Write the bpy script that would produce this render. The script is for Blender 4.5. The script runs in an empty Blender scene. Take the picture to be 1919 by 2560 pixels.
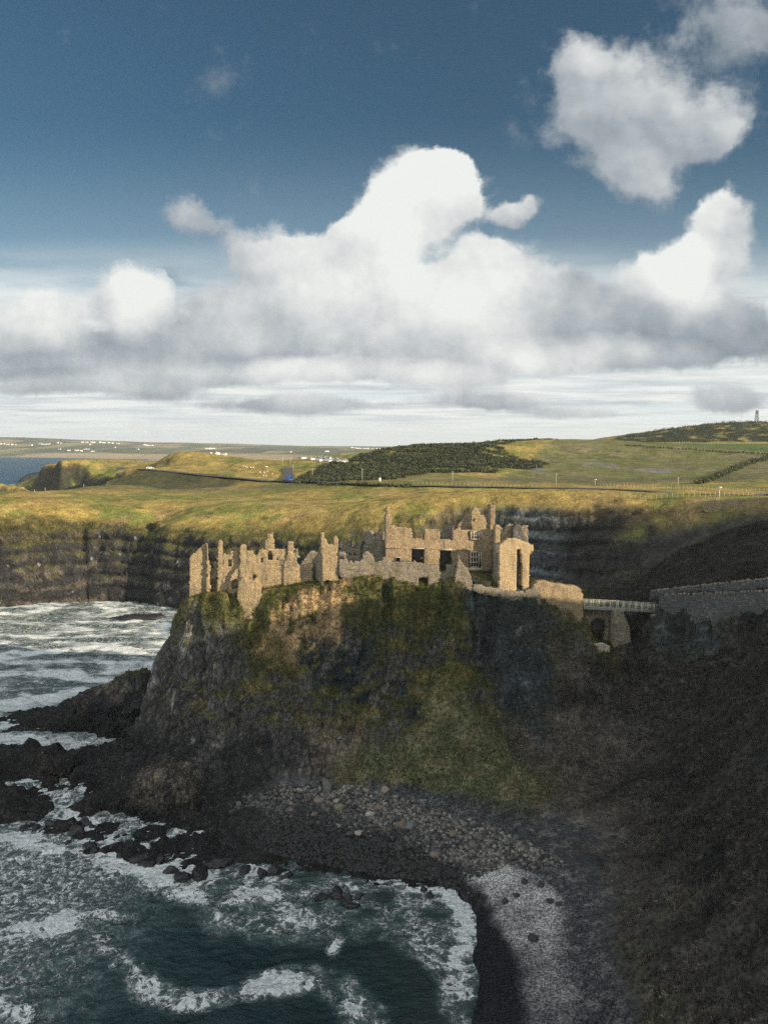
import bpy, bmesh, math, random
import numpy as np
from mathutils import Vector, Matrix

SC = bpy.context.scene
COL = SC.collection
RAD = math.radians
rng = np.random.default_rng(7)
random.seed(7)

# ------------------------------------------------------------------ camera, sky, sun, exposure
CAM_H, PITCH, FPX = 54.0, RAD(4.7), 1950.0          # metres above the sea, tilt down, focal length in photo pixels
SUN_AZ, SUN_EL = RAD(118), RAD(16.0)                # clockwise from the view axis (+Y)
cd = bpy.data.cameras.new('camera'); cam = bpy.data.objects.new('camera', cd); COL.objects.link(cam)
cam.location = (0, 0, CAM_H); cam.rotation_euler = (math.pi / 2 - PITCH, 0, 0)
cd.sensor_fit = 'VERTICAL'; cd.sensor_height = 24.0; cd.lens = 24.0 * FPX / 2560.0
cd.clip_start = 0.5; cd.clip_end = 40000
SC.camera = cam
SC.view_settings.view_transform = 'Standard'; SC.view_settings.look = 'None'
SC.view_settings.exposure = 0.7; SC.view_settings.gamma = 1.0
SC.cycles.max_bounces = 5; SC.cycles.diffuse_bounces = 2; SC.cycles.glossy_bounces = 2
SC.cycles.transparent_max_bounces = 6; SC.cycles.volume_bounces = 0
SC.cycles.use_denoising = False
CP, SP = math.cos(PITCH), math.sin(PITCH)


def ray(px, py):
    cx = (px - 959.5) / FPX; cy = (1280.0 - py) / FPX
    return cx, CP + cy * SP, -SP + cy * CP


def PY(px, py, Y):
    dx, dy, dz = ray(px, py); t = Y / dy
    return (dx * t, Y, CAM_H + dz * t)


def PZ(px, py, z):
    dx, dy, dz = ray(px, py); t = (z - CAM_H) / dz
    return (dx * t, dy * t, z)


class NT:
    """small node-tree helper"""
    def __init__(s, tree):
        s.t = tree; s.n = tree.nodes; s.l = tree.links

    def node(s, kind, **kw):
        nd = s.n.new(kind)
        for k, v in kw.items():
            setattr(nd, k, v)
        return nd

    def put(s, sock, v):
        if v is None:
            return
        if isinstance(v, bpy.types.NodeSocket):
            s.l.new(v, sock)
        else:
            if isinstance(v, (tuple, list)) and len(v) == 3 and sock.type == 'RGBA':
                v = (*v, 1)
            sock.default_value = v

    def math(s, op, a, b=None, c=None, clamp=False):
        nd = s.node('ShaderNodeMath', operation=op, use_clamp=clamp)
        for i, v in enumerate((a, b, c)):
            s.put(nd.inputs[i], v)
        return nd.outputs[0]

    def vmath(s, op, a, b=None, scale=None):
        nd = s.node('ShaderNodeVectorMath', operation=op)
        s.put(nd.inputs[0], a); s.put(nd.inputs[1], b)
        if scale is not None:
            s.put(nd.inputs['Scale'], scale)
        return nd.outputs['Value'] if op in ('LENGTH', 'DOT_PRODUCT', 'DISTANCE') else nd.outputs[0]

    def noise(s, vec, scale, detail=4, rough=0.55, lac=2.0, dist=0.0, color=False, kind='FBM'):
        nd = s.node('ShaderNodeTexNoise', noise_dimensions='3D')
        nd.noise_type = kind
        s.put(nd.inputs['Vector'], vec)
        for k, v in (('Scale', scale), ('Detail', detail), ('Roughness', rough), ('Lacunarity', lac), ('Distortion', dist)):
            s.put(nd.inputs[k], v)
        return nd.outputs['Color' if color else 'Fac']

    def voronoi(s, vec, scale, feature='F1', out='Distance', rand=1.0):
        nd = s.node('ShaderNodeTexVoronoi', feature=feature)
        s.put(nd.inputs['Vector'], vec); s.put(nd.inputs['Scale'], scale); s.put(nd.inputs['Randomness'], rand)
        return nd.outputs[out]

    def ss(s, v, a, b, to=(0, 1)):
        nd = s.node('ShaderNodeMapRange', interpolation_type='SMOOTHSTEP')
        s.put(nd.inputs[0], v); s.put(nd.inputs[1], a); s.put(nd.inputs[2], b)
        s.put(nd.inputs[3], to[0]); s.put(nd.inputs[4], to[1])
        return nd.outputs[0]

    def lin(s, v, a, b, c, d):
        nd = s.node('ShaderNodeMapRange')
        for i, x in enumerate((v, a, b, c, d)):
            s.put(nd.inputs[i], x)
        return nd.outputs[0]

    def mix(s, f, a, b, mode='MIX'):
        nd = s.node('ShaderNodeMix', data_type='RGBA', blend_type=mode)
        s.put(nd.inputs[0], f); s.put(nd.inputs[6], a); s.put(nd.inputs[7], b)
        return nd.outputs[2]

    def comb(s, x, y, z):
        nd = s.node('ShaderNodeCombineXYZ')
        for i, v in enumerate((x, y, z)):
            s.put(nd.inputs[i], v)
        return nd.outputs[0]

    def sep(s, v):
        nd = s.node('ShaderNodeSeparateXYZ'); s.put(nd.inputs[0], v)
        return nd.outputs

    def ramp(s, fac, stops):
        nd = s.node('ShaderNodeValToRGB'); e = nd.color_ramp.elements
        while len(e) < len(stops):
            e.new(0.5)
        for k, (p, c) in zip(e, stops):
            k.position = p; k.color = (*c, 1)
        s.put(nd.inputs[0], fac)
        return nd.outputs[0]


# ---- world: Nishita sky with a procedural cloud deck and cumulus at fixed compass directions
def build_world():
    w = bpy.data.worlds.new('World'); SC.world = w; w.use_nodes = True
    w.node_tree.nodes.clear(); k = NT(w.node_tree)
    sky = k.node('ShaderNodeTexSky', sky_type='NISHITA')
    sky.sun_disc = False; sky.sun_elevation = SUN_EL; sky.sun_rotation = SUN_AZ
    sky.air_density = 1.0; sky.dust_density = 0.6; sky.ozone_density = 2.5
    d = k.node('ShaderNodeTexCoord').outputs['Generated']
    x, y, z = k.sep(d)[:3]
    ym = k.math('MAXIMUM', y, 0.06)
    u = k.math('DIVIDE', x, ym); v = k.math('DIVIDE', z, ym)
    p = k.comb(u, v, 0.0)
    wob = k.noise(p, 5.0, 7, 0.62, color=True)
    pw = k.vmath('ADD', p, k.vmath('SCALE', k.vmath('SUBTRACT', wob, (0.5, 0.5, 0.5)), scale=k.ss(v, .02, .34, (.03, .11))))
    fine = k.noise(k.vmath('ADD', p, k.vmath('SCALE', k.vmath('SUBTRACT', wob, (0.5, 0.5, 0.5)), scale=0.05)), 8.0, 12, 0.66)

    def to_uv(px, py):
        a, b, c = ray(px * 1.1575, py * 1.1575)
        return a / b, c / b

    S = 1.1575 / FPX
    # px, py, rx, ry, rot, weight, brightness (reading of the cloud cover, per direction)
    E = [(900, 440, 175, 125, 20, 1.5, 1.0), (950, 385, 85, 70, 0, 1.3, 1.05), (800, 500, 110, 70, 20, 1.0, .95),
         (1098, 452, 62, 34, 10, 1.0, .74), (620, 570, 190, 90, 0, .8, .80), (440, 512, 120, 60, -12, .5, .5),
         (390, 470, 60, 62, 35, .45, .5), (770, 620, 290, 130, 0, 1.2, .86), (1060, 580, 140, 90, 0, .95, .80),
         (900, 690, 480, 120, 0, 1.3, .78), (540, 700, 240, 100, 0, 1.1, .42), (1200, 680, 170, 95, 0, 1.0, .32),
         (1090, 640, 150, 85, 10, .8, .9), (285, 655, 105, 92, 0, 1.35, 1.0), (75, 690, 140, 72, 0, 1.1, .92),
         (140, 755, 230, 60, 0, 1.1, .36), (420, 750, 300, 55, 0, 1.0, .36), (1470, 610, 175, 110, 15, 1.25, .92),
         (1570, 500, 130, 95, 25, .95, .78), (1530, 710, 260, 95, 0, 1.1, .22),
         (1365, 235, 215, 215, 0, .80, .42), (1530, 250, 120, 90, 40, .60, .58), (1390, 385, 140, 85, 0, .55, .42),
         (1330, 120, 150, 90, 0, .30, .36), (1600, 60, 240, 140, 0, .36, .25), (50, 70, 150, 60, 10, .16, .3)]
    E += [(560, 805, 220, 34, 0, .9, .80), (950, 812, 170, 42, 0, 1.0, .92), (740, 800, 150, 36, 0, .9, .86), (1180, 775, 240, 55, 0, .9, .84), (1400, 775, 170, 50, 0, .8, .66),
          (320, 842, 170, 34, 0, .8, .46), (100, 832, 190, 34, 0, .8, .50), (80, 795, 170, 30, 0, .8, .36), (650, 872, 280, 30, 0, .75, .46),
          (1050, 865, 220, 34, 0, .8, .58), (1250, 892, 160, 20, 0, .7, .48), (1580, 860, 140, 44, 0, .8, .56),
          (300, 800, 260, 50, 0, .75, .62)]
    E += [(945, 362, 72, 50, 0, .9, 1.1), (1000, 415, 52, 66, 0, .8, .98), (850, 425, 70, 56, 0, .9, 1.05), (790, 482, 72, 48, 0, .8, 1.0), (738, 508, 56, 36, 0, .7, .95),
          (665, 535, 62, 38, 0, .7, .88), (555, 575, 80, 48, 0, .7, .78), (1045, 545, 80, 44, 0, .8, .92),
          (290, 632, 62, 48, 0, .8, 1.05), (100, 662, 66, 38, 0, .8, 1.0), (1565, 468, 66, 54, 0, .8, .98), (1495, 545, 80, 58, 0, .9, 1.02), (1420, 595, 78, 56, 0, .8, .98),
          (1275, 140, 80, 90, 0, .42, .52), (1250, 225, 80, 72, 0, .5, .56), (1560, 290, 70, 60, 0, .45, .58), (1345, 325, 95, 64, 0, .45, .54), (760, 640, 120, 60, 0, .6, .92), (980, 650, 130, 60, 0, .6, .96)]
    A = B = None
    pc = pw
    for ie, (px, py, rx, ry, rot, wt, br) in enumerate(E):
        if ie and ie % 6 == 0:      # keeps the shader's evaluation in order, so that it fits the renderer's stack
            pc = k.vmath('SCALE', pw, scale=k.math('MULTIPLY_ADD', B, 1e-9, 1.0))
        cu, cv = to_uv(px, py)
        m = k.node('ShaderNodeMapping', vector_type='TEXTURE')
        k.put(m.inputs['Vector'], pc); m.inputs['Location'].default_value = (cu, cv, 0)
        m.inputs['Rotation'].default_value = (0, 0, RAD(rot)); m.inputs['Scale'].default_value = (rx * S, ry * S, 1)
        g = k.node('ShaderNodeTexGradient', gradient_type='QUADRATIC_SPHERE' if False else 'SPHERICAL')
        k.l.new(m.outputs[0], g.inputs[0])
        gw = k.math('MULTIPLY', k.math('POWER', g.outputs['Fac'], 1.25), wt * 1.15)
        lit = k.math('ADD', k.vmath('DOT_PRODUCT', m.outputs[0], (.10, .30, 0)), br)
        A = gw if A is None else k.math('ADD', A, gw)
        gb = k.math('MULTIPLY', gw, lit)
        B = gb if B is None else k.math('ADD', B, gb)
    bright = k.math('DIVIDE', B, k.math('MAXIMUM', A, 0.02))
    dens = k.math('ADD', A, k.math('MULTIPLY', k.math('SUBTRACT', fine, 0.5), 1.55))
    a1 = k.ss(dens, 0.08, 0.50)
    # relief: noise here minus noise a little towards the sun (up and to the right)
    p2 = k.vmath('ADD', p, (0.030, 0.035, 0.0))
    n1 = k.noise(p, 6.5, 9, 0.58); n2 = k.noise(p2, 6.5, 9, 0.58)
    rel = k.math('MULTIPLY', k.math('SUBTRACT', n1, n2), 1.45)
    t1 = k.math('ADD', k.math('ADD', bright, rel), k.math('MULTIPLY', k.math('SUBTRACT', dens, 1.1), 0.10), clamp=True)
    c1 = k.ramp(t1, [(0.0, (.17, .205, .235)), (0.30, (.27, .30, .33)), (0.55, (.38, .405, .42)), (0.80, (.52, .535, .53)), (1.0, (.61, .625, .605))])
    # low deck seen edge-on near the horizon: flat streaks from a layer overhead
    zz = k.math('ADD', k.math('MAXIMUM', z, 0.0), 0.035)
    q = k.comb(k.math('DIVIDE', x, zz), k.math('DIVIDE', y, zz), 0.0)
    q = k.vmath('MULTIPLY', q, (0.55, 0.9, 1.0))
    dk = k.noise(q, 0.62, 6, 0.58); dk2 = k.noise(k.vmath('ADD', q, (3.3, 1.7, 0)), 1.0, 6, 0.6)
    cover = k.ss(v, 0.27, 0.17, (0.0, 1.0))
    a2 = k.math('MULTIPLY', k.ss(dk, 0.28, 0.50), cover)
    c2 = k.ramp(dk2, [(0.28, (.30, .345, .37)), (0.44, (.47, .505, .515)), (0.58, (.64, .655, .635))])
    hz = k.ss(v, 0.16, 0.0)
    skyc = k.mix(1.0, sky.outputs[0], (0.033, 0.046, 0.0465), 'MULTIPLY')
    skyc = k.mix(k.math('MULTIPLY', k.ss(v, 0.42, 0.02), 0.75), skyc, (.34, .45, .53))
    skyc = k.mix(hz, skyc, (.60, .655, .66))
    out = k.mix(k.math('MULTIPLY', a2, 0.92), skyc, c2)
    out = k.mix(a1, out, c1)
    out = k.mix(k.ss(v, 0.055, 0.012, (0, 0.85)), out, (.62, .65, .635))
    front = k.ss(y, 0.05, 0.25)
    out = k.mix(front, k.mix(0.75, skyc, (.92, .95, .95)), out)
    bg = k.node('ShaderNodeBackground'); k.put(bg.inputs[0], out); bg.inputs[1].default_value = 0.87
    k.l.new(bg.outputs[0], k.node('ShaderNodeOutputWorld').inputs[0])
    w.cycles.sampling_method = 'MANUAL'; w.cycles.sample_map_resolution = 512


build_world()
sl = bpy.data.lights.new('sun', 'SUN'); sun = bpy.data.objects.new('sun', sl); COL.objects.link(sun)
sl.energy = 4.8; sl.angle = RAD(0.6); sl.color = (1.0, 0.82, 0.58)
SUN_DIR = Vector((math.sin(SUN_AZ) * math.cos(SUN_EL), math.cos(SUN_AZ) * math.cos(SUN_EL), math.sin(SUN_EL)))
sun.rotation_euler = SUN_DIR.to_track_quat('Z', 'Y').to_euler()


# ------------------------------------------------------------------ numpy noise
def _hash(ix, iy, iz, seed):
    h = (ix.astype(np.uint32) * np.uint32(374761393) + iy.astype(np.uint32) * np.uint32(668265263)
         + iz.astype(np.uint32) * np.uint32(2246822519) + np.uint32((seed * 3266489917) & 0xffffffff))
    h ^= h >> np.uint32(15); h *= np.uint32(2246822519); h ^= h >> np.uint32(13); h *= np.uint32(3266489917)
    h ^= h >> np.uint32(16)
    return h.astype(np.float32) * np.float32(2.0 / 4294967295.0) - np.float32(1.0)


def vnoise(x, y, z, seed=0):
    x, y, z = np.broadcast_arrays(x, y, z)
    fx, fy, fz = np.floor(x), np.floor(y), np.floor(z)
    ix, iy, iz = fx.astype(np.int64), fy.astype(np.int64), fz.astype(np.int64)
    tx, ty, tz = ((q * q * q * (q * (q * 6 - 15) + 10)).astype(np.float32) for q in (x - fx, y - fy, z - fz))
    r = 0
    for a in (0, 1):
        wa = tx if a else 1 - tx
        for b in (0, 1):
            wb = ty if b else 1 - ty
            for c in (0, 1):
                wc = tz if c else 1 - tz
                r = r + wa * wb * wc * _hash(ix + a, iy + b, iz + c, seed)
    return r


def fbm(x, y, z, wl, octv=4, gain=0.5, seed=0, ridge=False):
    s = 0; amp = 1.0; tot = 0; f = 1.0 / wl
    for o in range(octv):
        n = vnoise(x * f, y * f, z * f, seed + o * 17)
        s = s + amp * ((1 - 2 * np.abs(n)) if ridge else n)
        tot += amp; amp *= gain; f *= 2.03
    return s / tot * (1.0 if ridge else 1.6)


def sstep(x, a, b):
    t = np.clip((x - a) / (b - a), 0, 1)
    return t * t * (3 - 2 * t)


# ------------------------------------------------------------------ terrain heights from surveyed contour lines and added unseen hills
CTRL = []


def line(pts, mode, step):
    w = [np.array(PY(*p) if mode == 'Y' else PZ(*p) if mode == 'Z' else p, float) for p in pts]
    for a, b in zip(w[:-1], w[1:]):
        n = max(1, int(np.linalg.norm((b - a)[:2]) / step))
        for i in range(n):
            CTRL.append(a + (b - a) * i / n)
    CTRL.append(w[-1])


def pts(ps, mode):
    for p in ps:
        CTRL.append(np.array(PY(*p) if mode == 'Y' else PZ(*p) if mode == 'Z' else p, float))


# castle rock: crest under the front walls
line([(466, 1509, 131), (480, 1508, 130.6), (520, 1500, 130.4), (545, 1494, 130.2), (600, 1494, 130), (660, 1484, 130), (780, 1476, 130),
      (860, 1455, 130), (925, 1450, 130), (985, 1468, 129.6), (1040, 1488, 129.4), (1110, 1466, 130), (1170, 1468, 130),
      (1230, 1482, 130), (1310, 1494, 130), (1345, 1502, 131), (1400, 1535, 131.6), (1452, 1556, 132.5)], 'Y', 2.0)
line([(-32, 135, 28.7), (-20, 136, 29.4), (-10, 137, 30.2), (0, 137.5, 31.6), (10, 138, 31.9), (20, 136, 31.0), (24, 136, 29.6)], 'W', 3)
line([(-31, 149, 27), (-15, 152, 28.5), (0, 154, 29.5), (12, 153, 29.5), (20, 150, 28.5)], 'W', 4)
line([(-41, 148, 0), (-38, 160, 0), (-25, 172, 0), (0, 178, 0), (16, 174, 2), (26, 166, 8)], 'W', 4)
line([(1330, 1446, 148), (1345, 1449, 149), (1400, 1456, 150), (1450, 1470, 150), (1500, 1487, 149), (1535, 1502, 147)], 'Y', 2)
line([(27, 141, 26.2), (31, 140, 25.5), (35, 140, 23.5), (38, 141, 20)], 'W', 2)
pts([(36, 160, 13), (40, 165, 13), (30, 168, 10)], 'W')
# left cliff silhouette, down to the sea
line([(466, 1500, 131), (450, 1550, 131), (438, 1592, 131), (408, 1640, 131), (402, 1690, 130.6), (379, 1750, 130), (358, 1830, 129.5), (345, 1885, 128.5)], 'Y', 2)
pts([(-44, 136, 0), (-43, 142, -0.5)], 'W')
# cliff face
line([(470, 1560, 129.6), (600, 1545, 129.2), (700, 1530, 128.9), (900, 1535, 128.4), (1050, 1545, 128)], 'Y', 5)
line([(430, 1700, 128.6), (520, 1660, 127.6), (700, 1650, 126.2), (900, 1640, 126.2), (1050, 1640, 125), (1130, 1600, 127)], 'Y', 4)
line([(400, 1800, 127), (480, 1790, 125), (600, 1790, 123), (700, 1780, 122.5), (900, 1770, 122.3), (1050, 1770, 120.5)], 'Y', 4)
line([(430, 1845, 124.6), (500, 1880, 121), (600, 1900, 118.8), (720, 1890, 118), (900, 1870, 118.6), (1040, 1870, 116.8), (1080, 1980, 112)], 'Y', 4)
line([(1180, 1560, 129), (1200, 1650, 127), (1250, 1750, 123.5), (1300, 1870, 117.5)], 'Y', 3)
line([(1150, 1700, 122.5), (1200, 1830, 117), (1200, 1950, 110.5)], 'Y', 4)
line([(1400, 1600, 131), (1400, 1750, 124.5), (1400, 1900, 114.6), (1420, 2050, 102)], 'Y', 4)
line([(1468, 1616, 132.8), (1500, 1624, 133.2), (1535, 1622, 133.8), (1570, 1606, 134.6), (1605, 1600, 135.5)], 'Y', 2)
pts([(1550, 1750, 126.5), (1560, 1900, 114.5), (1560, 2100, 95.5), (1560, 2250, 82.5)], 'Y')
# spur behind, and shore rocks
line([(352, 1668, 146), (290, 1692, 147), (230, 1727, 148), (165, 1777, 149), (90, 1797, 150), (20, 1805, 151)], 'Y', 2)
line([(330, 1870, -.5), (300, 1856, -.3), (200, 1838, -.5), (130, 1832, -.5), (15, 1822, -.5)], 'Z', 3)
line([(-46, 158, -1), (-62, 160, -1), (-80, 161, -1.5)], 'W', 4)
pts([(200, 1850, -1.2), (120, 1850, -1.2), (280, 1875, -1), (40, 1855, -1.2)], 'Z')
line([(-40, 1900, 128), (0, 1893, 128), (60, 1872, 128), (90, 1863, 128), (120, 1873, 128), (150, 1896, 127), (200, 1884, 128), (240, 1873, 128), (275, 1892, 127), (330, 1868, 128.6)], 'Y', 1.5)
pts([(60, 1920, 125), (200, 1930, 123.5), (300, 1920, 124), (120, 1950, 121.8), (220, 1965, 120)], 'Y')
line([(-60, 1990, 0.5), (20, 1986, .3), (80, 1978, .3), (150, 1966, .4)], 'Z', 2)
line([(10, 2004, -1.5), (60, 1996, -1.7), (110, 1994, -1.7), (146, 1962, -1.5), (152, 2000, -1.8), (140, 2028, -1.5)], 'Z', 1.2)
line([(196, 2090, -1.6), (250, 2066, -1.8), (300, 2068, -1.6), (330, 2112, -1.2)], 'Z', 1.2)
line([(146, 1903, -1.2), (160, 1909, -1.2)], 'Z', 1)
line([(160, 1964, -1.4), (200, 1949, -1.2)], 'Z', 1)
line([(205, 2012, -1.2), (180, 2040, -1.5), (190, 2090, -1.5)], 'Z', 1.2)
pts([(60, 2062, -1.2), (120, 2056, -1.0), (225, 1975, -.6)], 'Z')
pts([(90, 2026, .6), (50, 2034, .4), (20, 2030, .5), (200, 2004, 1.7), (250, 2000, 1.9), (225, 2034, .5), (178, 2052, .7), (200, 2122, -.5), (330, 2128, -.5), (400, 2140, -.4), (0, 2050, .1)], 'Z')
line([(272, 2046, .1), (320, 2086, 0), (400, 2096, 0), (470, 2076, 0), (498, 2040, .2)], 'Z', 2)
line([(318, 2005, 110.6), (352, 1972, 111.2), (400, 1952, 111.4), (440, 1962, 111.2), (470, 1998, 110.2)], 'Y', 1.5)
pts([(400, 2030, 109.5), (350, 2045, 109.2), (440, 2045, 109.1), (400, 1925, 114.5), (330, 1965, 113.6), (480, 1970, 112.6), (360, 1920, 118.5), (440, 1910, 118.5)], 'Y')
line([(250, 2128, -.6), (340, 2135, -.2), (420, 2165, -.2), (470, 2175, -.2), (520, 2185, -.3)], 'Z', 2)
# shelf, beach and shoreline
line([(490, 2060, .5), (600, 2045, .7), (750, 2068, .6), (900, 2112, .6), (1000, 2150, .6)], 'Z', 3)
line([(470, 2125, 0), (560, 2125, .05), (650, 2165, 0), (800, 2182, 0), (950, 2197, 0), (1050, 2204, 0), (1130, 2218, 0), (1165, 2250, 0), (1185, 2330, 0),
      (1190, 2420, 0), (1178, 2500, 0), (1168, 2560, 0), (1150, 2700, 0), (1120, 3000, 0)], 'Z', 2)
line([(560, 1998, 2.2), (700, 1976, 2.5), (850, 1963, 2.7), (1000, 1998, 2.7), (1080, 2030, 2.7), (1180, 2058, 2.8), (1290, 2085, 3.2), (1400, 2150, 3.6),
      (1480, 2215, 3.8), (1520, 2290, 3.9), (1560, 2390, 4), (1600, 2480, 4), (1625, 2560, 4), (1680, 2800, 4)], 'Z', 3)
line([(620, 2030, 1.3), (760, 2040, 1.3), (900, 2075, 1.3), (1040, 2120, 1.3), (1130, 2170, 1.3), (1230, 2270, 1.4), (1285, 2400, 1.4), (1295, 2560, 1.4), (1300, 2800, 1.4)], 'Z', 3)
pts([(560, 2260, -1.6), (800, 2290, -1.6), (1000, 2300, -1.2), (1080, 2420, -1.5), (800, 2450, -3), (400, 2300, -3), (1000, 2600, -2), (200, 2250, -3), (100, 2150, -1.6), (350, 2200, -1.4), (60, 2100, -1)], 'Z')
# mainland slope on the right, and unseen hills added to cast shade
pts([(1700, 1660, 129.5), (1700, 1760, 122), (1700, 1900, 107.5), (1700, 2100, 89.5), (1700, 2300, 73.5), (1700, 2500, 62.5), (1850, 1650, 125.5),
     (1850, 1800, 109.5), (1850, 2000, 89.5), (1850, 2200, 74.5), (1850, 2500, 55.6), (1919, 1700, 107), (1919, 1900, 91), (1919, 2200, 69), (1919, 2500, 52)], 'Y')
line([(1640, 1545, 137), (1750, 1545, 132), (1919, 1502, 125)], 'Y', 3)
line([(1640, 1500, 139.6), (1780, 1480, 134), (1919, 1462, 128.5), (2050, 1447, 122.5), (2200, 1432, 117)], 'Y', 3)
pts([(1620, 1560, 137), (1700, 1590, 133), (1780, 1590, 130.5)], 'Y')
pts([(42, 146, 15), (42, 156, 15), (46, 166, 18)], 'W')
pts([(1700, 1440, 150), (1700, 1372, 170), (1919, 1302, 170), (1919, 1400, 150), (1590, 1470, 175), (1560, 1420, 195), (1640, 1442, 180), (1800, 1340, 175), (1750, 1420, 190), (1850, 1380, 190)], 'Y')
pts([(132, 112, 62), (150, 120, 70), (150, 150, 70), (134, 132, 66), (138, 160, 62), (172, 180, 66)], 'W')  # added unseen hill, raised to shade the slopes behind the bridge
line([(1200, 1452, 238), (1240, 1446, 236), (1350, 1428, 233), (1450, 1440, 228), (1530, 1436, 222), (1600, 1420, 216)], 'Y', 4)
line([(1240, 1330, 243), (1300, 1322, 240.5), (1450, 1322, 234.5), (1600, 1325, 226.5)], 'Y', 5)
pts([(1680, 1330, 219), (1800, 1322, 211), (1919, 1318, 203)], 'Y')
pts([(30, 55, 3.8), (31, 25, 3.8), (33, -30, 3.8), (40, -100, 4), (46, 20, 20), (52, -30, 24), (68, 20, 36), (110, -60, 50), (120, 20, 46), (130, 60, 42), (110, 118, 41),
     (120, -120, 41), (240, 200, 42), (104, 140, 37), (78, 120, 36), (72, 128, 34), (67, 106, 32), (66, 95, 33),
     (83, 55, 60), (83, 63, 60.5), (83, 72, 58.5), (83, 81, 57), (83, 89, 56), (83, 95, 51), (83, 101, 46), (83, 108, 42), (83, 116, 40), (83, 35, 59), (83, 10, 59), (83, -40, 62),  # added unseen ridge, shaped to throw its shadow over castle rock and shore
     (97, 55, 58), (97, 72, 55), (97, 86, 50), (97, 98, 44), (97, 112, 41), (97, 10, 57)], 'W')
# far cliffs round the cove: crest, lip, foot
line([(-700, 1264, 290), (-100, 1266, 280), (0, 1269, 277), (110, 1277, 282), (230, 1288, 286), (330, 1296, 285), (372, 1300, 284), (386, 1303, 290), (400, 1303, 281), (520, 1306, 273), (640, 1310, 269), (720, 1318, 264), (800, 1325, 258),
      (860, 1335, 252), (930, 1302, 252), (1000, 1290, 252), (1080, 1270, 253), (1180, 1280, 249), (1300, 1277, 244), (1450, 1276, 238), (1600, 1273, 231), (1750, 1269, 222), (1919, 1263, 212), (2200, 1255, 205)], 'Y', 6)
line([(-700, 1322, 278), (-100, 1320, 269), (0, 1324, 268.5), (110, 1328, 273), (230, 1334, 278), (330, 1338, 277), (372, 1342, 276), (386, 1350, 283), (400, 1345, 272), (520, 1347, 264), (650, 1365, 260), (760, 1385, 252), (860, 1400, 244)], 'Y', 6)
line([(-700, 1517, 0), (-100, 1517, 0), (0, 1515, 0), (110, 1508, 0), (230, 1500, 0), (330, 1502, 0), (372, 1506, 0), (430, 1520, 0), (500, 1528, 0)], 'Z', 6)
line([(-45, 252, 0), (-34, 246, 0), (-14, 238, 0), (0, 226, 0), (12, 212, 1), (22, 205, 6), (30, 200, 12)], 'W', 5)
pts([(-60, 185, -3), (-40, 205, -3), (-20, 205, -3), (0, 200, -3), (10, 192, -2), (-60, 230, -3), (-30, 230, -2.5), (-110, 250, -3)], 'W')
# plateau, headland, hills
pts([(500, 1250, 330), (700, 1250, 320), (900, 1262, 300), (1100, 1252, 292), (1300, 1250, 285), (1600, 1250, 272), (1919, 1246, 255), (250, 1258, 320), (0, 1250, 318),
     (0, 1236, 358), (100, 1233, 362), (200, 1220, 395), (265, 1211, 430), (640, 1204, 430), (820, 1211, 362), (950, 1222, 332), (1100, 1228, 320), (1250, 1226, 326), (1400, 1223, 330),
     (1600, 1221, 330), (1919, 1233, 300), (600, 1225, 380), (400, 1224, 396)], 'Y')
pts([(-200, 385, 2), (-185, 398, 2), (-170, 430, 3), (-190, 462, -1), (-330, 330, -2), (-300, 376, -2), (-200, 330, 33.5), (-240, 318, 33.3), (-265, 295, 33), (-215, 352, 31)], 'W')
line([(-70, 1216, 470), (0, 1217, 476), (40, 1214, 484), (74, 1219, 490)], 'Y', 6)
pts([(-225, 455, 0), (-250, 458, 0), (-300, 462, 0), (-215, 475, -2)], 'W')
line([(-300, 640, 0), (-262, 622, 0), (-236, 604, 0), (-215, 572, 2), (-196, 535, 8)], 'W', 8)
line([(100, 1164, 645), (130, 1165, 634), (158, 1168, 626), (172, 1157, 700), (300, 1157, 720), (385, 1158, 720)], 'Y', 20)
pts([(185, 1216, 520), (230, 1207, 540), (250, 1182, 600), (330, 1168, 640)], 'Y')
pts([(330, 1169, 480), (300, 1192, 450), (400, 1174, 480), (450, 1181, 470), (600, 1196, 440), (520, 1190, 450), (400, 1205, 430)], 'Y')
pts([(440, 1130, 560), (480, 1130, 575), (520, 1132, 580), (580, 1141, 580), (620, 1151, 560), (690, 1156, 620), (400, 1152, 560), (375, 1164, 560), (450, 1160, 510), (560, 1170, 490)], 'Y')
pts([(700, 1202, 430), (820, 1168, 470), (900, 1142, 500), (950, 1127, 520), (1050, 1114, 540), (1150, 1114, 550), (1260, 1102, 600), (1350, 1099, 640), (1420, 1099, 680), (1150, 1182, 420), (1000, 1192, 400), (1050, 1150, 470)], 'Y')
pts([(22, 650, 47), (60, 760, 49), (-40, 600, 42)], 'W')
pts([(1300, 1190, 420), (1300, 1150, 520), (1500, 1111, 760), (1700, 1109, 760), (1919, 1109, 760), (1700, 1150, 520), (1919, 1150, 480), (1700, 1196, 400), (1919, 1196, 370), (1500, 1150, 520), (1500, 1190, 415)], 'Y')
pts([(1550, 1105, 850), (1600, 1091, 880), (1700, 1081, 900), (1750, 1067, 920), (1850, 1054, 940), (1919, 1056, 940), (2200, 1050, 960), (1700, 1108, 840), (1919, 1108, 840), (1550, 1110, 820)], 'Y')
pts([(600, 1400, 60), (300, 1300, 48), (800, 1500, 60), (500, 3000, 45), (1500, 3000, 60), (0, 1400, 24), (-100, 1000, 28), (20, 900, 34)], 'W')
pts([(640, 1154, 1500), (700, 1160, 1700), (760, 1159, 1900), (870, 1151, 2300), (820, 1153, 2100), (700, 1146, 2500), (500, 1141, 2900), (430, 1150, 2200), (900, 1140, 3000), (800, 1128, 4200), (660, 1160, 1100)], 'Y')
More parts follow.
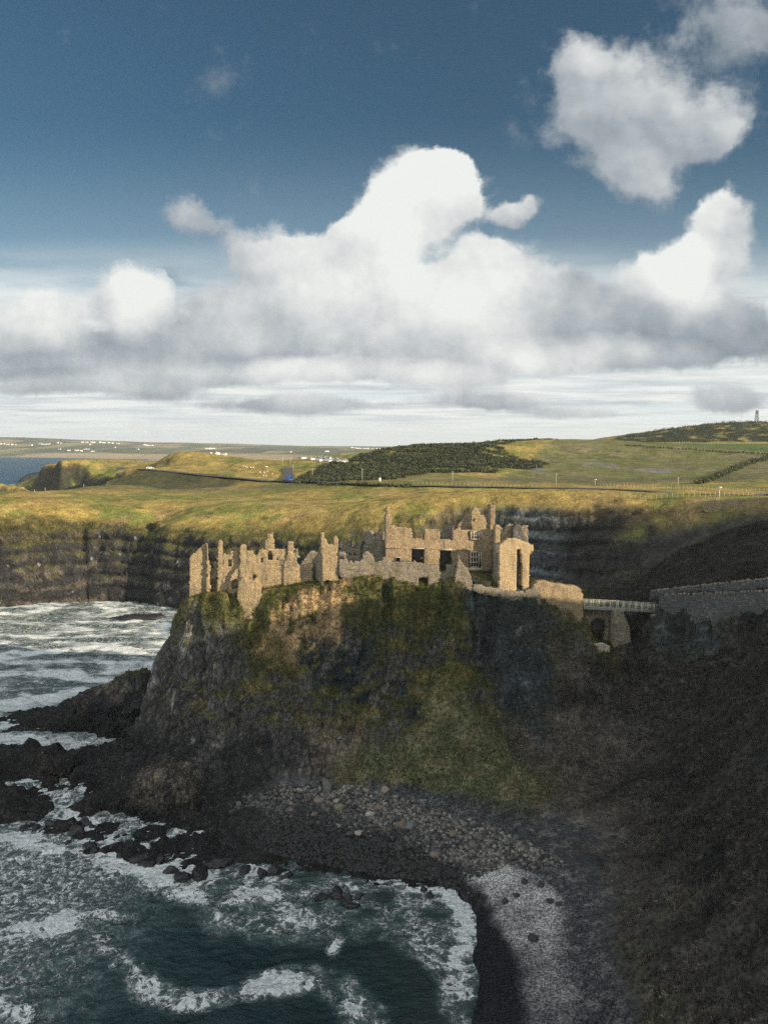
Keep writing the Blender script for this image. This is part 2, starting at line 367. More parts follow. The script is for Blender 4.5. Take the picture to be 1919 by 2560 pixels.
line([(-1100, 3700, 0.5), (-720, 2500, .5), (-500, 1600, .5), (-400, 1000, .5)], 'W', 200)
line([(-400, 1140, .5), (0, 1143, .5), (100, 1143.3, .5), (200, 1145.5, .5), (390, 1149, .5)], 'Z', 300)
pts([(0, 1122, 5600), (200, 1127, 5300), (390, 1140, 4400), (-300, 1118, 5600)], 'Y')
pts([(-400, 1089, 7000), (0, 1093, 7000), (80, 1094, 7000), (150, 1099, 7000), (300, 1104, 6500), (480, 1113, 6500), (700, 1119, 6500), (960, 1117, 7000), (1200, 1117, 8000), (1600, 1116, 8000), (2200, 1112, 8000)], 'Y')
pts([(-600, 1110, 9000), (0, 1110, 9000), (960, 1119, 9000), (2000, 1118, 9000)], 'Y')
pts([(-900, 1500, -8), (-2000, 3000, -8), (-1500, 2200, -8), (-600, 900, -8), (-480, 700, -8), (-3000, 4000, -8), (-420, 520, -8), (-330, 450, -8), (-215, 505, -4), (-235, 540, -6), (-265, 575, -6), (-380, 330, -6), (-700, 1200, -8), (-1400, 3600, -4)], 'W')
pts([(-80, 172, -4), (-100, 200, -4), (-140, 232, -4), (-120, 150, -4), (-100, 120, -4), (-80, 100, -4), (-60, 80, -4), (-40, 60, -4), (-20, 58, -3.5), (0, 50, -2.5), (-60, 20, -5),
     (0, 20, -3), (-100, 0, -5), (-150, -100, -6), (12, 25, -1.5), (-180, 200, -5), (-200, 100, -6), (0, -100, -5), (-300, 200, -8)], 'W')
CT = np.array(CTRL)
# merge control points that fall almost on top of one another
_, _ix = np.unique(np.round(CT[:, :2] / 0.6).astype(int), axis=0, return_index=True)
CT = CT[np.sort(_ix)]


def rbf_fit(c):
    n = len(c); d = np.sqrt(((c[:, None, :2] - c[None, :, :2]) ** 2).sum(-1))
    K = np.zeros((n + 1, n + 1)); K[:n, :n] = -d + 0.12 * np.eye(n); K[:n, n] = K[n, :n] = 1
    return np.linalg.solve(K, np.append(c[:, 2], 0))


RW = rbf_fit(CT)


def rbf_eval(x, y):
    sh = np.shape(x); q = np.stack([np.ravel(x), np.ravel(y)], 1); out = np.empty(len(q))
    for i in range(0, len(q), 8000):
        b = q[i:i + 8000]
        d2 = (b[:, 0:1] - CT[None, :, 0]) ** 2 + (b[:, 1:2] - CT[None, :, 1]) ** 2
        out[i:i + 8000] = -np.sqrt(d2) @ RW[:-1] + RW[-1]
    return out.reshape(sh)


def fan_w(Y):
    return 100 + 0.62 * np.maximum(Y, 0)


def s_of(u):
    return 0.5 * u + 0.5 * u ** 3


YB = np.concatenate([np.arange(-150, 40, 4), np.arange(40, 190, 0.5), np.arange(190, 335, 1.0), np.arange(335, 700, 4), 700 * 1.028 ** np.arange(0, 94)])
YB = YB[YB < 8900]
UB = np.linspace(-1, 1, 381)
GY = np.repeat(YB[:, None], len(UB), 1); GX = s_of(UB)[None, :] * fan_w(YB)[:, None]
_far = sstep(GY, 180, 420)
_a1 = 1.3 * (1 - _far) * (1 - .85 * sstep(GX, 24, 30) * (1 - sstep(GX, 48, 54)) * sstep(GY, 124, 129)) + .3 * sstep(GY, 190, 240) * (1 - sstep(GY, 340, 500)) + sstep(GY, 290, 420) * 6
WX = GX + _a1 * fbm(GX, GY, 0 * GX, 13, 3, .55, 11) ; WY = GY + _a1 * fbm(GX, GY, 0 * GX + 5, 13, 3, .55, 23)
HB = rbf_eval(WX, WY)
HB = HB + _far * np.clip(HB, 0, 8) / 8 * (0.6 * fbm(GX, GY, 0 * GX, 90, 4, .5, 31) + sstep(GY, 1000, 3000) * 7 * fbm(GX, GY, 0 * GX, 500, 4, .5, 37))


def height(x, y):
    """terrain height by bilinear look-up in the survey grid"""
    x = np.asarray(x, float); y = np.asarray(y, float)
    j = np.clip(np.searchsorted(YB, y) - 1, 0, len(YB) - 2)
    t = np.clip((y - YB[j]) / (YB[j + 1] - YB[j]), 0, 1)
    r = np.clip(x / fan_w(y), -1, 1)
    uu = np.interp(r, s_of(UB), UB); f = (uu + 1) / 2 * (len(UB) - 1)
    i = np.clip(f.astype(int), 0, len(UB) - 2); s = f - i
    a = HB[j, i] * (1 - s) + HB[j, i + 1] * s; b = HB[j + 1, i] * (1 - s) + HB[j + 1, i + 1] * s
    return a * (1 - t) + b * t


# ------------------------------------------------------------------ object helpers
def link(name, me, mat=None, parent=None, loc=None):
    o = bpy.data.objects.new(name, me); COL.objects.link(o)
    if mat is not None:
        me.materials.append(mat)
    if parent is not None:
        o.parent = parent
    if loc is not None:
        o.location = loc
    return o


def tag(o, label=None, cat=None, group=None, kind=None):
    for kx, v in (('label', label), ('category', cat), ('group', group), ('kind', kind)):
        if v:
            o[kx] = v
    return o


def thing(name, loc, label, cat, group=None):
    o = bpy.data.objects.new(name, None); COL.objects.link(o); o.location = loc
    o.empty_display_size = 0.5
    return tag(o, label, cat, group)


def mesh_np(name, V, F, smooth=False):
    """V (n,3), F (m,k) with constant k"""
    me = bpy.data.meshes.new(name); V = np.asarray(V, np.float32); F = np.asarray(F, np.int32)
    me.vertices.add(len(V)); me.vertices.foreach_set('co', V.ravel())
    k = F.shape[1]; me.loops.add(F.size); me.loops.foreach_set('vertex_index', F.ravel())
    me.polygons.add(len(F)); me.polygons.foreach_set('loop_start', np.arange(0, F.size, k, dtype=np.int32))
    try:
        me.polygons.foreach_set('loop_total', np.full(len(F), k, np.int32))
    except Exception:
        pass
    if smooth:
        me.polygons.foreach_set('use_smooth', np.ones(len(F), bool))
    me.update(calc_edges=True); me.validate()
    return me


def vcol(me, name, arr):
    a = me.attributes.new(name, 'FLOAT_COLOR', 'POINT')
    c = np.ones((len(arr), 4), np.float32); c[:, :3] = arr
    a.data.foreach_set('color', c.ravel())


def vval(me, name, arr):
    a = me.attributes.new(name, 'FLOAT', 'POINT'); a.data.foreach_set('value', np.asarray(arr, np.float32))


def grid_faces(nr, nc):
    i = np.arange((nr - 1) * (nc - 1)); r = i // (nc - 1); c = i % (nc - 1); a = r * nc + c
    return np.stack([a, a + 1, a + nc + 1, a + nc], 1)


def inpoly(x, y, poly):
    r = np.zeros(np.shape(x), bool); n = len(poly)
    for i in range(n):
        x1, y1 = poly[i]; x2, y2 = poly[(i + 1) % n]
        if y1 == y2:
            continue
        c = ((y1 > y) != (y2 > y)) & (x < (x2 - x1) * (y - y1) / (y2 - y1) + x1)
        r ^= c
    return r


def soft_region(X, Y, poly_w, soft, warp=0.0, seed=0):
    """1 inside a plan polygon, fading over about `soft` metres, edge wobbled by noise"""
    p = np.array(poly_w)
    lo = p.min(0) - soft * 3; hi = p.max(0) + soft * 3
    out = np.zeros(len(X), np.float32)
    sel = np.where((X > lo[0]) & (X < hi[0]) & (Y > lo[1]) & (Y < hi[1]))[0]
    if not len(sel):
        return out
    x = X[sel].astype(float); y = Y[sel].astype(float)
    if warp:
        x = x + warp * fbm(x, y, 0 * x, warp * 4, 4, .6, seed + 100); y = y + warp * fbm(x, y, 0 * x + 9, warp * 4, 4, .6, seed + 200)
    d = np.full(len(x), 1e9)
    for i in range(len(p)):
        a = p[i]; b = p[(i + 1) % len(p)]; ab = b - a
        t = np.clip(((x - a[0]) * ab[0] + (y - a[1]) * ab[1]) / (ab @ ab + 1e-9), 0, 1)
        d = np.minimum(d, np.hypot(x - a[0] - t * ab[0], y - a[1] - t * ab[1]))
    d = np.where(inpoly(x, y, p), d, -d)
    out[sel] = sstep(d, -soft, soft)
    return out


def material(name):
    m = bpy.data.materials.new(name); m.use_nodes = True; k = NT(m.node_tree)
    b = m.node_tree.nodes['Principled BSDF']
    return m, k, b


# ------------------------------------------------------------------ terrain mesh
NC = 800
U = np.linspace(-1, 1, NC)
HC = np.stack([np.interp(U, UB, HB[r]) for r in range(len(YB))])            # rows x NC
XC = s_of(U)[None, :] * fan_w(YB)[:, None]
yt = 0.5 * (YB[1:] + YB[:-1])
target = np.where(yt < 45, 1.6, np.where(yt < 190, 0.235, np.where(yt < 340, 0.0030 * yt - 0.12, 0.0065 * yt - 1.0)))
ds = np.sqrt(np.diff(YB)[:, None] ** 2 + np.diff(HC, axis=0) ** 2) / target[:, None]
cum = np.concatenate([np.zeros((1, NC)), np.cumsum(ds, 0)], 0)
# smooth the sampling across columns so neighbouring columns stay in step
kern = np.hanning(23); kern /= kern.sum()
cum = np.stack([np.convolve(np.pad(r, 11, mode='edge'), kern, 'valid') for r in cum])
NR = int(np.median(cum[-1]))
TY = np.empty((NR, NC)); TZ = np.empty((NR, NC))
for c in range(NC):
    yy = np.interp(np.linspace(0, cum[-1, c], NR), cum[:, c], YB)
    TY[:, c] = yy; TZ[:, c] = np.interp(yy, YB, HC[:, c])
TX = s_of(U)[None, :] * fan_w(TY)


def grid_normals(X, Y, Z):
    P = np.stack([X, Y, Z], -1)
    du = np.gradient(P, axis=1); dv = np.gradient(P, axis=0)
    n = np.cross(du, dv); n /= np.linalg.norm(n, axis=-1, keepdims=True) + 1e-9
    n[n[..., 2] < 0] *= -1
    return n


N0 = grid_normals(TX, TY, TZ)
steep = sstep(1 - N0[..., 2], 0.12, 0.5)
near = 1 - sstep(TY, 175, 230)
mid = sstep(TY, 175, 230) * (1 - sstep(TY, 345, 420))
# crags: blocky ridged relief pushed out along the normal
x, y, z = TX, TY, TZ
big = fbm(x, y, z * 0.45, 7.5, 3, .5, 41, True)
med = fbm(x, y, z * 0.35, 2.6, 4, .58, 43, True)
lump = fbm(x, y, z * .7, 1.0, 3, .6, 47, True)
shore_rock = near * sstep(-TX, 14, 26) * (1 - sstep(TZ, 4, 8)) * sstep(TZ, -1.6, -0.4) * sstep(TY, 90, 100)
slopeR = near * sstep(TX, 14, 22) * (1 - sstep(TY, 128, 134)) * sstep(TZ, 3.2, 5.5)      # vegetated slope: softer
amp = near * (steep * (1.25 * big + 1.0 * med + 0.30 * lump) * (1 - 0.72 * slopeR) + shore_rock * (1.25 * fbm(x, y, z, 3.2, 4, .55, 44, True) + 0.8 * big + .40 * lump) + slopeR * 0.35 * fbm(x, y, z, 5, 4, .55, 53))
strata = np.sin((z + 1.2 * fbm(x, y, z, 30, 3, .5, 59)) * 1.5)
led = np.mod((z + 1.6 * fbm(x, y, z, 40, 3, .5, 59)) / 4.2, 1.0)
amp += mid * steep * (0.9 * fbm(x, y, z * .25, 11, 3, .5, 61, True) + 0.7 * fbm(x, y, z * .35, 3.6, 3, .55, 67, True) + 1.1 * (sstep(led, 0, .12) - sstep(led, .55, 1)) + .3 * fbm(x, y, z, 1.8, 2, .5, 68, True))
soil = (1 - steep) * (0.10 * fbm(x, y, z, 3, 4, .6, 71)) * near * sstep(TZ, 2.5, 4) + (1 - steep) * (mid * .16 + (1 - near - mid).clip(0) * .0) * fbm(x, y, z, 9, 4, .6, 73)
shl = near * (1 - sstep(TZ, 1.2, 2.0)) * sstep(TX, -26, -20) * (1 - sstep(TX, 10, 14)) * sstep(TY, 88, 92)
amp = amp + shl * .34 * fbm(x, y, z, 1.7, 4, .6, 77, True)
P = np.stack([TX, TY, TZ], -1) + N0 * (amp + soil)[..., None]
TX, TY, TZ = P[..., 0], P[..., 1], P[..., 2]
N1 = grid_normals(TX, TY, TZ)
X, Y, Z = (q.ravel() for q in (TX, TY, TZ)); NZ = N1[..., 2].ravel(); NXn = N1[..., 0].ravel(); NYn = N1[..., 1].ravel()
SL = sstep(1 - N0[..., 2].ravel(), 0.12, 0.5)


def W(*pp):
    """plan polygon from survey points (px, py, z)"""
    return [PZ(*p)[:2] for p in pp]


def mixc(a, b, f):
    f = np.clip(f, 0, 1)[:, None]
    return a * (1 - f) + np.asarray(b, np.float32) * f


def plan(pp, mode='Y'):
    return [(PY(*p) if mode == 'Y' else PZ(*p))[:2] for p in pp]


nA = fbm(X, Y, Z, 9, 4, .55, 201); nB = fbm(X, Y, Z, 2.2, 4, .6, 203); nC = fbm(X, Y, Z, 24, 4, .5, 205); nD = fbm(X, Y, Z, .7, 3, .6, 207)
nearv = near.ravel(); midv = mid.ravel(); farv = np.clip(1 - nearv - midv, 0, 1)
C = np.tile(np.array([.068, .065, .062], np.float32), (len(X), 1))
# --- near rock
C = mixc(C, (.125, .102, .080), sstep(nA + .4 * nB, -.1, .7))
C = mixc(C, (.22, .21, .19), sstep(nB + .5 * nD, .55, 1.0) * .55)
C = mixc(C, (.022, .030, .034), sstep(fbm(X, Y, Z * .4, 6, 4, .6, 211), .25, .7))
lich = soft_region(X, Y, plan([(380, 1520, 133), (520, 1520, 128), (560, 1700, 124), (560, 1930, 115), (420, 1950, 113), (330, 1880, 131), (370, 1650, 134)]), 1.5, 1.5, 3)
C = mixc(C, (.27, .26, .24), lich * sstep(fbm(X, Y, Z * .5, 2.2, 4, .62, 213), .10, .55) * .8)
# moss and turf on ledges and gentler ground above the splash zone
turf = sstep(NZ + .22 * nA + .2 * nB, .44, .56) * sstep(Z, 7, 14) * nearv
turf = turf * (1 - sstep(X - .05 * (Y - 60), 20, 25) * (1 - sstep(Y, 118, 128)))
turf = np.maximum(turf, sstep(Z, 12, 25) * sstep(nA + .45 * nB, -.12, .10) * sstep(NZ, .12, .35) * nearv)
tcol = mixc(np.tile(np.array([.060, .064, .020], np.float32), (len(X), 1)), (.125, .103, .042), sstep(nB + .6 * nA, -.1, .8))
tcol = mixc(tcol, (.035, .042, .016), sstep(fbm(X, Y, Z, 4, 4, .6, 217), .2, .7))
C = C * (1 - turf[:, None]) + tcol * turf[:, None]
turf = turf * (1 - .8 * lich * sstep(-X, 27, 31))
turf = np.maximum(turf, .92 * (1 - lich * sstep(-X, 29, 32)) * sstep(Z + 5 * nA + 3.5 * nB, 17, 25) * nearv)
C = C * (1 - turf[:, None]) + tcol * turf[:, None]
for i, pl in enumerate(([(690, 1590, 128), (760, 1530, 129), (870, 1500, 129.6), (880, 1560, 128), (800, 1600, 127), (720, 1660, 126.4)],
                        [(640, 1660, 127), (850, 1610, 127), (850, 1640, 126), (700, 1700, 125)])):
    e = soft_region(X, Y, plan(pl), .5, .9, 5 + i)
    C = mixc(C, (.34, .235, .125), e * sstep(nB + .5 * nD, -.55, .1) * .9 * sstep(Z, 16, 20))
# green slope over the boulders, brown scrubby slope to the right
gs = soft_region(X, Y, plan([(830, 1965, 3), (900, 1840, 9), (1040, 1780, 13), (1120, 1760, 13), (1250, 1880, 7), (1330, 2000, 4), (1290, 2085, 3), (1000, 2000, 2.7)], 'Z'), 1.8, 2.5, 9)
gcol = mixc(np.tile(np.array([.096, .102, .054], np.float32), (len(X), 1)), (.150, .138, .078), sstep(nB + nA, -.1, .8))
C = C * (1 - gs[:, None]) + gcol * gs[:, None]
br = np.maximum(slopeR.ravel() * (1 - gs), 0)
bcol = mixc(np.tile(np.array([.084, .077, .066], np.float32), (len(X), 1)), (.125, .116, .092), sstep(nB + .5 * nD, -.1, .8))
bcol = mixc(bcol, (.075, .078, .034), sstep(nC + .4 * nA, .1, .7) * (1 - sstep(X - .05 * (Y - 60), 20, 26))); bcol = mixc(bcol, (.040, .038, .036), sstep(X - .12 * (Y - 60) + 4 * nA, 21, 36) * .9); stk = fbm(X * .35 + Y * .12, Y - .3 * X, 0 * X, 3.2, 4, .6, 245)  # scrub darkens rightwards: hillside shade and vignette painted into its colour
bcol = mixc(bcol, (.13, .118, .082), sstep(stk, .3, .9) * .32 * (1 - .6 * sstep(X, 30, 45))); bcol = mixc(bcol, (.020, .019, .019), sstep(-stk + .4 * nA, .3, .9) * .5); bcol = mixc(bcol, (.030, .028, .028), sstep(fbm(X, Y, Z, 5, 4, .6, 219), .25, .8))
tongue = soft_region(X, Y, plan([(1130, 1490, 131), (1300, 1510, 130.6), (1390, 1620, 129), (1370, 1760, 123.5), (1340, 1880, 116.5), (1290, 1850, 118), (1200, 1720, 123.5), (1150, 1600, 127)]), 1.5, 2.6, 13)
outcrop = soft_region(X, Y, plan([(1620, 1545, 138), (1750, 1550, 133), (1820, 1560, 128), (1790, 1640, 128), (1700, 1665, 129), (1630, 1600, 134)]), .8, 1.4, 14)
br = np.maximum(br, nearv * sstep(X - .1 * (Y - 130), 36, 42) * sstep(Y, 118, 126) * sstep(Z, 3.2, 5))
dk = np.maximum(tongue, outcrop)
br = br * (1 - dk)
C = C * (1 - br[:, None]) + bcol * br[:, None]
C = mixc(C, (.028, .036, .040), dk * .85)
C = mixc(C, (.17, .20, .21), dk * sstep(fbm(X, Y, Z * .35, 1.6, 4, .62, 221), .35, .9) * .35)
# beach, boulder bank, shelf, wet rock
low = (1 - sstep(Z, 3.3, 4.6)) * nearv * (1 - sstep(np.abs(NXn) + np.abs(NYn), .55, .95)) * sstep(X, -22, -14)
bch = mixc(np.tile(np.array([.060, .063, .066], np.float32), (len(X), 1)), (.16, .155, .145), sstep(nD + .4 * nB, -.1, .9))
dry = soft_region(X, Y, plan([(1120, 2130, 1.6), (1200, 2110, 2.2), (1340, 2190, 2.8), (1400, 2300, 3), (1420, 2560, 3), (1440, 3000, 3), (1310, 3000, 1.4), (1310, 2560, 1.4), (1295, 2400, 1.4), (1235, 2280, 1.4), (1150, 2190, 1.3)], 'Z'), 1.0, 1.5, 15)
dry = dry * (.48 + .52 * sstep(Y + 3 * nA, 70, 90)) * np.clip(.8 + .5 * nB, .3, 1)
bch = mixc(bch, (.48, .475, .455), dry * .9)
bch = mixc(bch * 1.0, (.016, .018, .020), (1 - dry) * (1 - sstep(Z, 1.2, 1.9)))
shelf = soft_region(X, Y, plan([(480, 2040, .8), (620, 2030, 1), (760, 2055, .8), (920, 2100, .8), (1080, 2150, .8), (1120, 2215, 0), (800, 2190, 0), (470, 2130, 0)], 'Z'), .8, .9, 16)
bch = mixc(bch, (.014, .014, .013), shelf * .95)
bch = mixc(bch, (.045, .039, .020), shelf * sstep(fbm(X * .4, Y * 1.6, Z, 1.6, 4, .6, 223), .25, .7) * .8)
bch = mixc(bch, (.035, .037, .040), sstep(X + 2.5 * nA, 21, 27) * (1 - sstep(Y, 92, 104)) * .8 + .55 * (1 - sstep(Y, 60, 78)))
C = C * (1 - low[:, None]) + bch * low[:, None]
outc = soft_region(X, Y, plan([(290, 2010, 110), (330, 1940, 113), (400, 1900, 117), (500, 1920, 115), (505, 2010, 109.5), (470, 2055, 108.6), (330, 2060, 108.8)]), 1.8, 2.2, 30)
C = mixc(C, (.080, .069, .056), outc * .7); C = mixc(C, (.21, .175, .115), outc * sstep(nB + .6 * nD, .45, 1.0) * .55)
wet = np.maximum(1 - sstep(Z + .8 * nA, .8, 2.8), sstep(-X, 12, 20) * (1 - sstep(Z + 1.2 * nA + nB, 4.5, 10)) * .95) * nearv
wet = wet * (1 - outc * sstep(Z, .8, 2.2))
C = mixc(C, (.018, .018, .0185), wet * (1 - low) * .9)
# --- cliffs round the cove: bedded basalt, turf on ledges and lip
st = np.sin((Z + 2.4 * fbm(X, Y, Z, 30, 4, .55, 59)) * 1.2 + 1.3 * nA) * np.clip(.7 + nC, 0, 1.2)
cl = mixc(np.tile(np.array([.030, .030, .031], np.float32), (len(X), 1)), (.10, .088, .075), sstep(st + .9 * nB + .5 * nA, .1, 1.1) * sstep(-X, 25, 60))
cl = mixc(cl, (.052, .060, .067), sstep(X, -30, 0) * .7)
cl = mixc(cl, (.16, .18, .195), sstep(st + .9 * nB, .3, 1.1) * .8 * sstep(X, -30, 0))
cl = mixc(cl, (.45, .45, .43), sstep(nD + .5 * nB, .95, 1.25) * .7)
cl = mixc(cl, (.068, .068, .024), sstep(NZ + .35 * nA + .25 * nB + .012 * (Z - 20), .42, .68) * sstep(Z + 3 * nA, 7, 14) * (1 - .75 * sstep(X, -20, 5)))
lip = sstep(Z + 3 * nA + 1.5 * nB, 22, 29) * sstep(-X, -25, -5)
cl = mixc(cl, (.098, .088, .028), lip * .9)
cl = mixc(cl, (.21, .15, .07), lip * sstep(nB + .3 * nA, .2, .7) * .6)
cl = mixc(cl, (.042, .039, .035), sstep(X, 46, 60) * .92)  # dark heath colour, with the slope's missing shade painted in as well
scr = soft_region(X, Y, plan([(1520, 1430, 197), (1640, 1425, 188), (1640, 1500, 168), (1560, 1500, 168)]), 3, 2, 18)
cl = mixc(cl, (.17, .155, .13), scr)
sc2 = soft_region(X, Y, plan([(1640, 1380, 170), (1800, 1320, 176), (1960, 1290, 172), (1960, 1310, 166), (1800, 1345, 170)]), 2, 2, 19)
cl = mixc(cl, (.13, .12, .105), sc2)
# --- plateau pastures and rough grass
pg = mixc(np.tile(np.array([.30, .225, .070], np.float32), (len(X), 1)), (.165, .170, .045), sstep(nC + .5 * nA, -.15, .45))
pg = mixc(pg, (.27, .19, .085), sstep(fbm(X, Y, Z, 14, 4, .6, 225) + .3 * nB, .25, .8) * .8)
pg = mixc(pg, (.085, .082, .030), sstep(fbm(X, Y * .6, Z, 6, 4, .62, 227), .35, .8) * .6)
flat = midv * (1 - SL) * sstep(Z, 24, 29) * (1 - sstep(X, 30, 38) * (1 - sstep(Y - (244 - .5 * (X - 40)), -7, -1)))
cl = cl * (1 - flat[:, None]) + pg * flat[:, None]
C = C * (1 - midv[:, None]) + cl * midv[:, None]
# --- far country
fx = X / 1.0; fy = Y / 1.0
cell = vnoise(np.floor((X + 90 * fbm(X, Y, 0 * X, 900, 2, .5, 229)) / 170), np.floor((Y + 300 * fbm(X, Y, 0 * X, 900, 2, .5, 231)) / 420), 0 * X + .5, 233)
fc = mixc(np.tile(np.array([.105, .125, .050], np.float32), (len(X), 1)), (.26, .215, .115), sstep(cell, .1, .35))
fc = mixc(fc, (.060, .072, .038), sstep(-cell, .2, .4)); fc = mixc(fc, (.10, .10, .055), sstep(fbm(X, Y * .3, 0 * X, 150, 4, .6, 235), .1, .6))
dune = soft_region(X, Y, [(-2300, 4300), (-1100, 3650), (-600, 2400), (-350, 1400), (-150, 1400), (-300, 3300), (-900, 4700), (-2100, 5000)], 120, 60, 20)
fc = mixc(fc, (.40, .31, .19), dune * .85)
hd = sstep(Y, 340, 420) * (1 - sstep(Y, 900, 1100))
pg2 = pg
fld = soft_region(X, Y, plan([(1180, 1228, 322), (1330, 1150, 520), (1420, 1104, 700), (1500, 1110, 770), (2300, 1108, 770), (2300, 1240, 300)]), 4, 4, 21)
fldc = mixc(np.tile(np.array([.128, .132, .048], np.float32), (len(X), 1)), (.17, .145, .085), sstep(fbm(X, Y, Z, 18, 4, .62, 237) + .2 * nB, .05, .6))
fldc = mixc(fldc, (.185, .18, .165), sstep(fbm(X, Y * .5, Z, 22, 4, .62, 239), .35, .75) * (1 - sstep(Y, 430, 560)))
pg2 = pg2 * (1 - fld[:, None]) + fldc * fld[:, None]
up = soft_region(X, Y, plan([(1500, 1118, 690), (1919, 1138, 540), (2300, 1150, 480), (2300, 1108, 800), (1450, 1109, 780)]), 4, 3, 22)
pg2 = mixc(pg2, (.085, .125, .036), up)
gor = soft_region(X, Y, plan([(700, 1215, 372), (830, 1165, 470), (950, 1125, 530), (1150, 1108, 590), (1420, 1095, 720), (1240, 1125, 560), (1370, 1150, 490), (1340, 1165, 460), (1200, 1180, 425), (1050, 1190, 405), (900, 1215, 350)]), 5, 8, 24)
gor = np.maximum(gor, soft_region(X, Y, plan([(1540, 1107, 838), (1700, 1107, 838), (2300, 1107, 838), (2300, 1000, 1100), (1800, 1000, 1100), (1540, 1100, 900)]), 6, 6, 25))
pg2 = mixc(pg2, (.030, .036, .018), gor * sstep(fbm(X, Y, Z, 15, 4, .6, 241), -.75, -.2))
pg2 = mixc(pg2, (.24, .22, .20), gor * sstep(fbm(X, Y, Z, 12, 3, .6, 243), .75, .95) * .6)
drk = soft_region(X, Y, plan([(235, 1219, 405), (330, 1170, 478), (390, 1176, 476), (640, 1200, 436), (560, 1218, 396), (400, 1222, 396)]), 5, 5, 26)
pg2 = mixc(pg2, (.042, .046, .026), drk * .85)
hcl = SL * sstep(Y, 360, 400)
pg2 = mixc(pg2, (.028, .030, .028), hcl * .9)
fc = fc * (1 - hd[:, None]) + pg2 * hd[:, None]
shore = (1 - sstep(Z, .6, 3)) * sstep(Y, 900, 1200)
fc = mixc(fc, (.30, .25, .18), shore * .6)
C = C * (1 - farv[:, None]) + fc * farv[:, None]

# shader: attribute colour with fine natural break-up
mat_ground, k, b = material('ground_mix')
geo = k.node('ShaderNodeNewGeometry'); pos = geo.outputs['Position']
ca = k.node('ShaderNodeAttribute', attribute_name='albedo').outputs['Color']
pb = k.node('ShaderNodeAttribute', attribute_name='pebble').outputs['Fac']
rk = k.node('ShaderNodeAttribute', attribute_name='rock').outputs['Fac']
gr = k.node('ShaderNodeAttribute', attribute_name='far').outputs['Fac']
n1 = k.noise(pos, 1.7, 6, .68); n2 = k.noise(pos, .35, 5, .62)
f = k.lin(n1, .28, .72, .32, 1.75); f = k.math('MULTIPLY', f, k.lin(n2, .3, .7, .62, 1.4))
ff = k.math('MULTIPLY', k.lin(k.noise(pos, .10, 6, .66), .3, .7, .72, 1.28), k.lin(k.noise(k.vmath('ADD', pos, (7, 3, 1)), .022, 5, .62), .3, .7, .84, 1.16))
f = k.math('MULTIPLY', f, k.lin(gr, 0, 1, 1.0, ff))
c1 = k.mix(1.0, ca, k.comb(f, f, f), 'MULTIPLY')
spk = k.math('MULTIPLY', k.ss(k.noise(pos, 2.6, 3, .6), .66, .73), rk)
c1 = k.mix(k.math('MULTIPLY', spk, .7), c1, (.42, .41, .38))
wv = k.vmath('ADD', k.vmath('MULTIPLY', pos, (1.0, 1.0, .38)), k.vmath('SCALE', k.vmath('SUBTRACT', k.noise(pos, .6, 4, .6, color=True), (.5, .5, .5)), scale=1.6))
ck = k.math('MAXIMUM', k.ss(k.voronoi(wv, .42, 'DISTANCE_TO_EDGE'), .075, .0), k.math('MULTIPLY', k.ss(k.voronoi(wv, 1.25, 'DISTANCE_TO_EDGE'), .09, .0), .7))
ck = k.math('MULTIPLY', ck, rk)
c1 = k.mix(k.math('MULTIPLY', ck, .72), c1, (.012, .012, .012))
vd = k.voronoi(pos, 5.5); vc = k.voronoi(pos, 5.5, out='Color')
pv = k.math('MULTIPLY', k.lin(k.sep(vc)[0], 0, 1, .55, 2.1), k.lin(vd, 0.25, 0.75, 1.05, .40))
c1 = k.mix(pb, c1, k.mix(1.0, ca, k.comb(pv, pv, pv), 'MULTIPLY'))
k.put(b.inputs['Base Color'], c1); b.inputs['Roughness'].default_value = .9; b.inputs['Specular IOR Level'].default_value = .15
hgt = k.math('ADD', k.math('SUBTRACT', k.math('MULTIPLY', k.noise(pos, 1.3, 7, .66), .6), k.math('MULTIPLY', ck, .22)), k.math('MULTIPLY', k.math('MULTIPLY', k.math('SUBTRACT', 1.0, vd), pb), .12))
bp = k.node('ShaderNodeBump'); k.put(bp.inputs['Height'], hgt); k.put(bp.inputs['Strength'], k.lin(gr, 0, 1, .85, .5)); k.put(bp.inputs['Distance'], k.lin(gr, 0, 1, .8, 2.5))
k.l.new(bp.outputs[0], b.inputs['Normal'])

gm = mesh_np('ground', np.stack([X, Y, Z], 1), grid_faces(NR, NC), True)
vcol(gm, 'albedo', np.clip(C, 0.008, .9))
vval(gm, 'pebble', low * (1 - shelf * .6)); vval(gm, 'rock', np.clip(nearv * (1 - low) * (1 - gs) * (1 - turf * .8) * (1 - br * .8) + midv * SL * .8, 0, 1)); vval(gm, 'far', 1 - nearv)
tag(link('ground', gm, mat_ground), kind='structure')

# ------------------------------------------------------------------ sea
NSC = 560
US = np.linspace(-1, 1, NSC)
ys = [30.0]
while ys[-1] < 12000:
    q = ys[-1]; ys.append(q + (max(.28, .0022 * q) if q < 200 else .004 * q if q < 330 else .02 * q))
YS = np.concatenate([np.arange(-150, 30, 5), np.array(ys)])
SX = s_of(US)[None, :] * fan_w(YS)[:, None]; SY = np.repeat(YS[:, None], NSC, 1)
nw = 1 - sstep(SY, 300, 600)
ang = RAD(24)
xr = SX * math.cos(ang) + SY * math.sin(ang); yr = -SX * math.sin(ang) + SY * math.cos(ang)
wav = .46 * fbm(xr * .35, yr, 0 * SX, 4.5, 3, .5, 301, True) + .28 * fbm(xr * .5, yr, 0 * SX, 1.6, 3, .55, 303) + .25 * fbm(xr * .25, yr, 0 * SX, 14, 2, .5, 305)
hs = height(SX, SY)
calm = sstep(-hs, -.2, 2.5) * .75 + .25
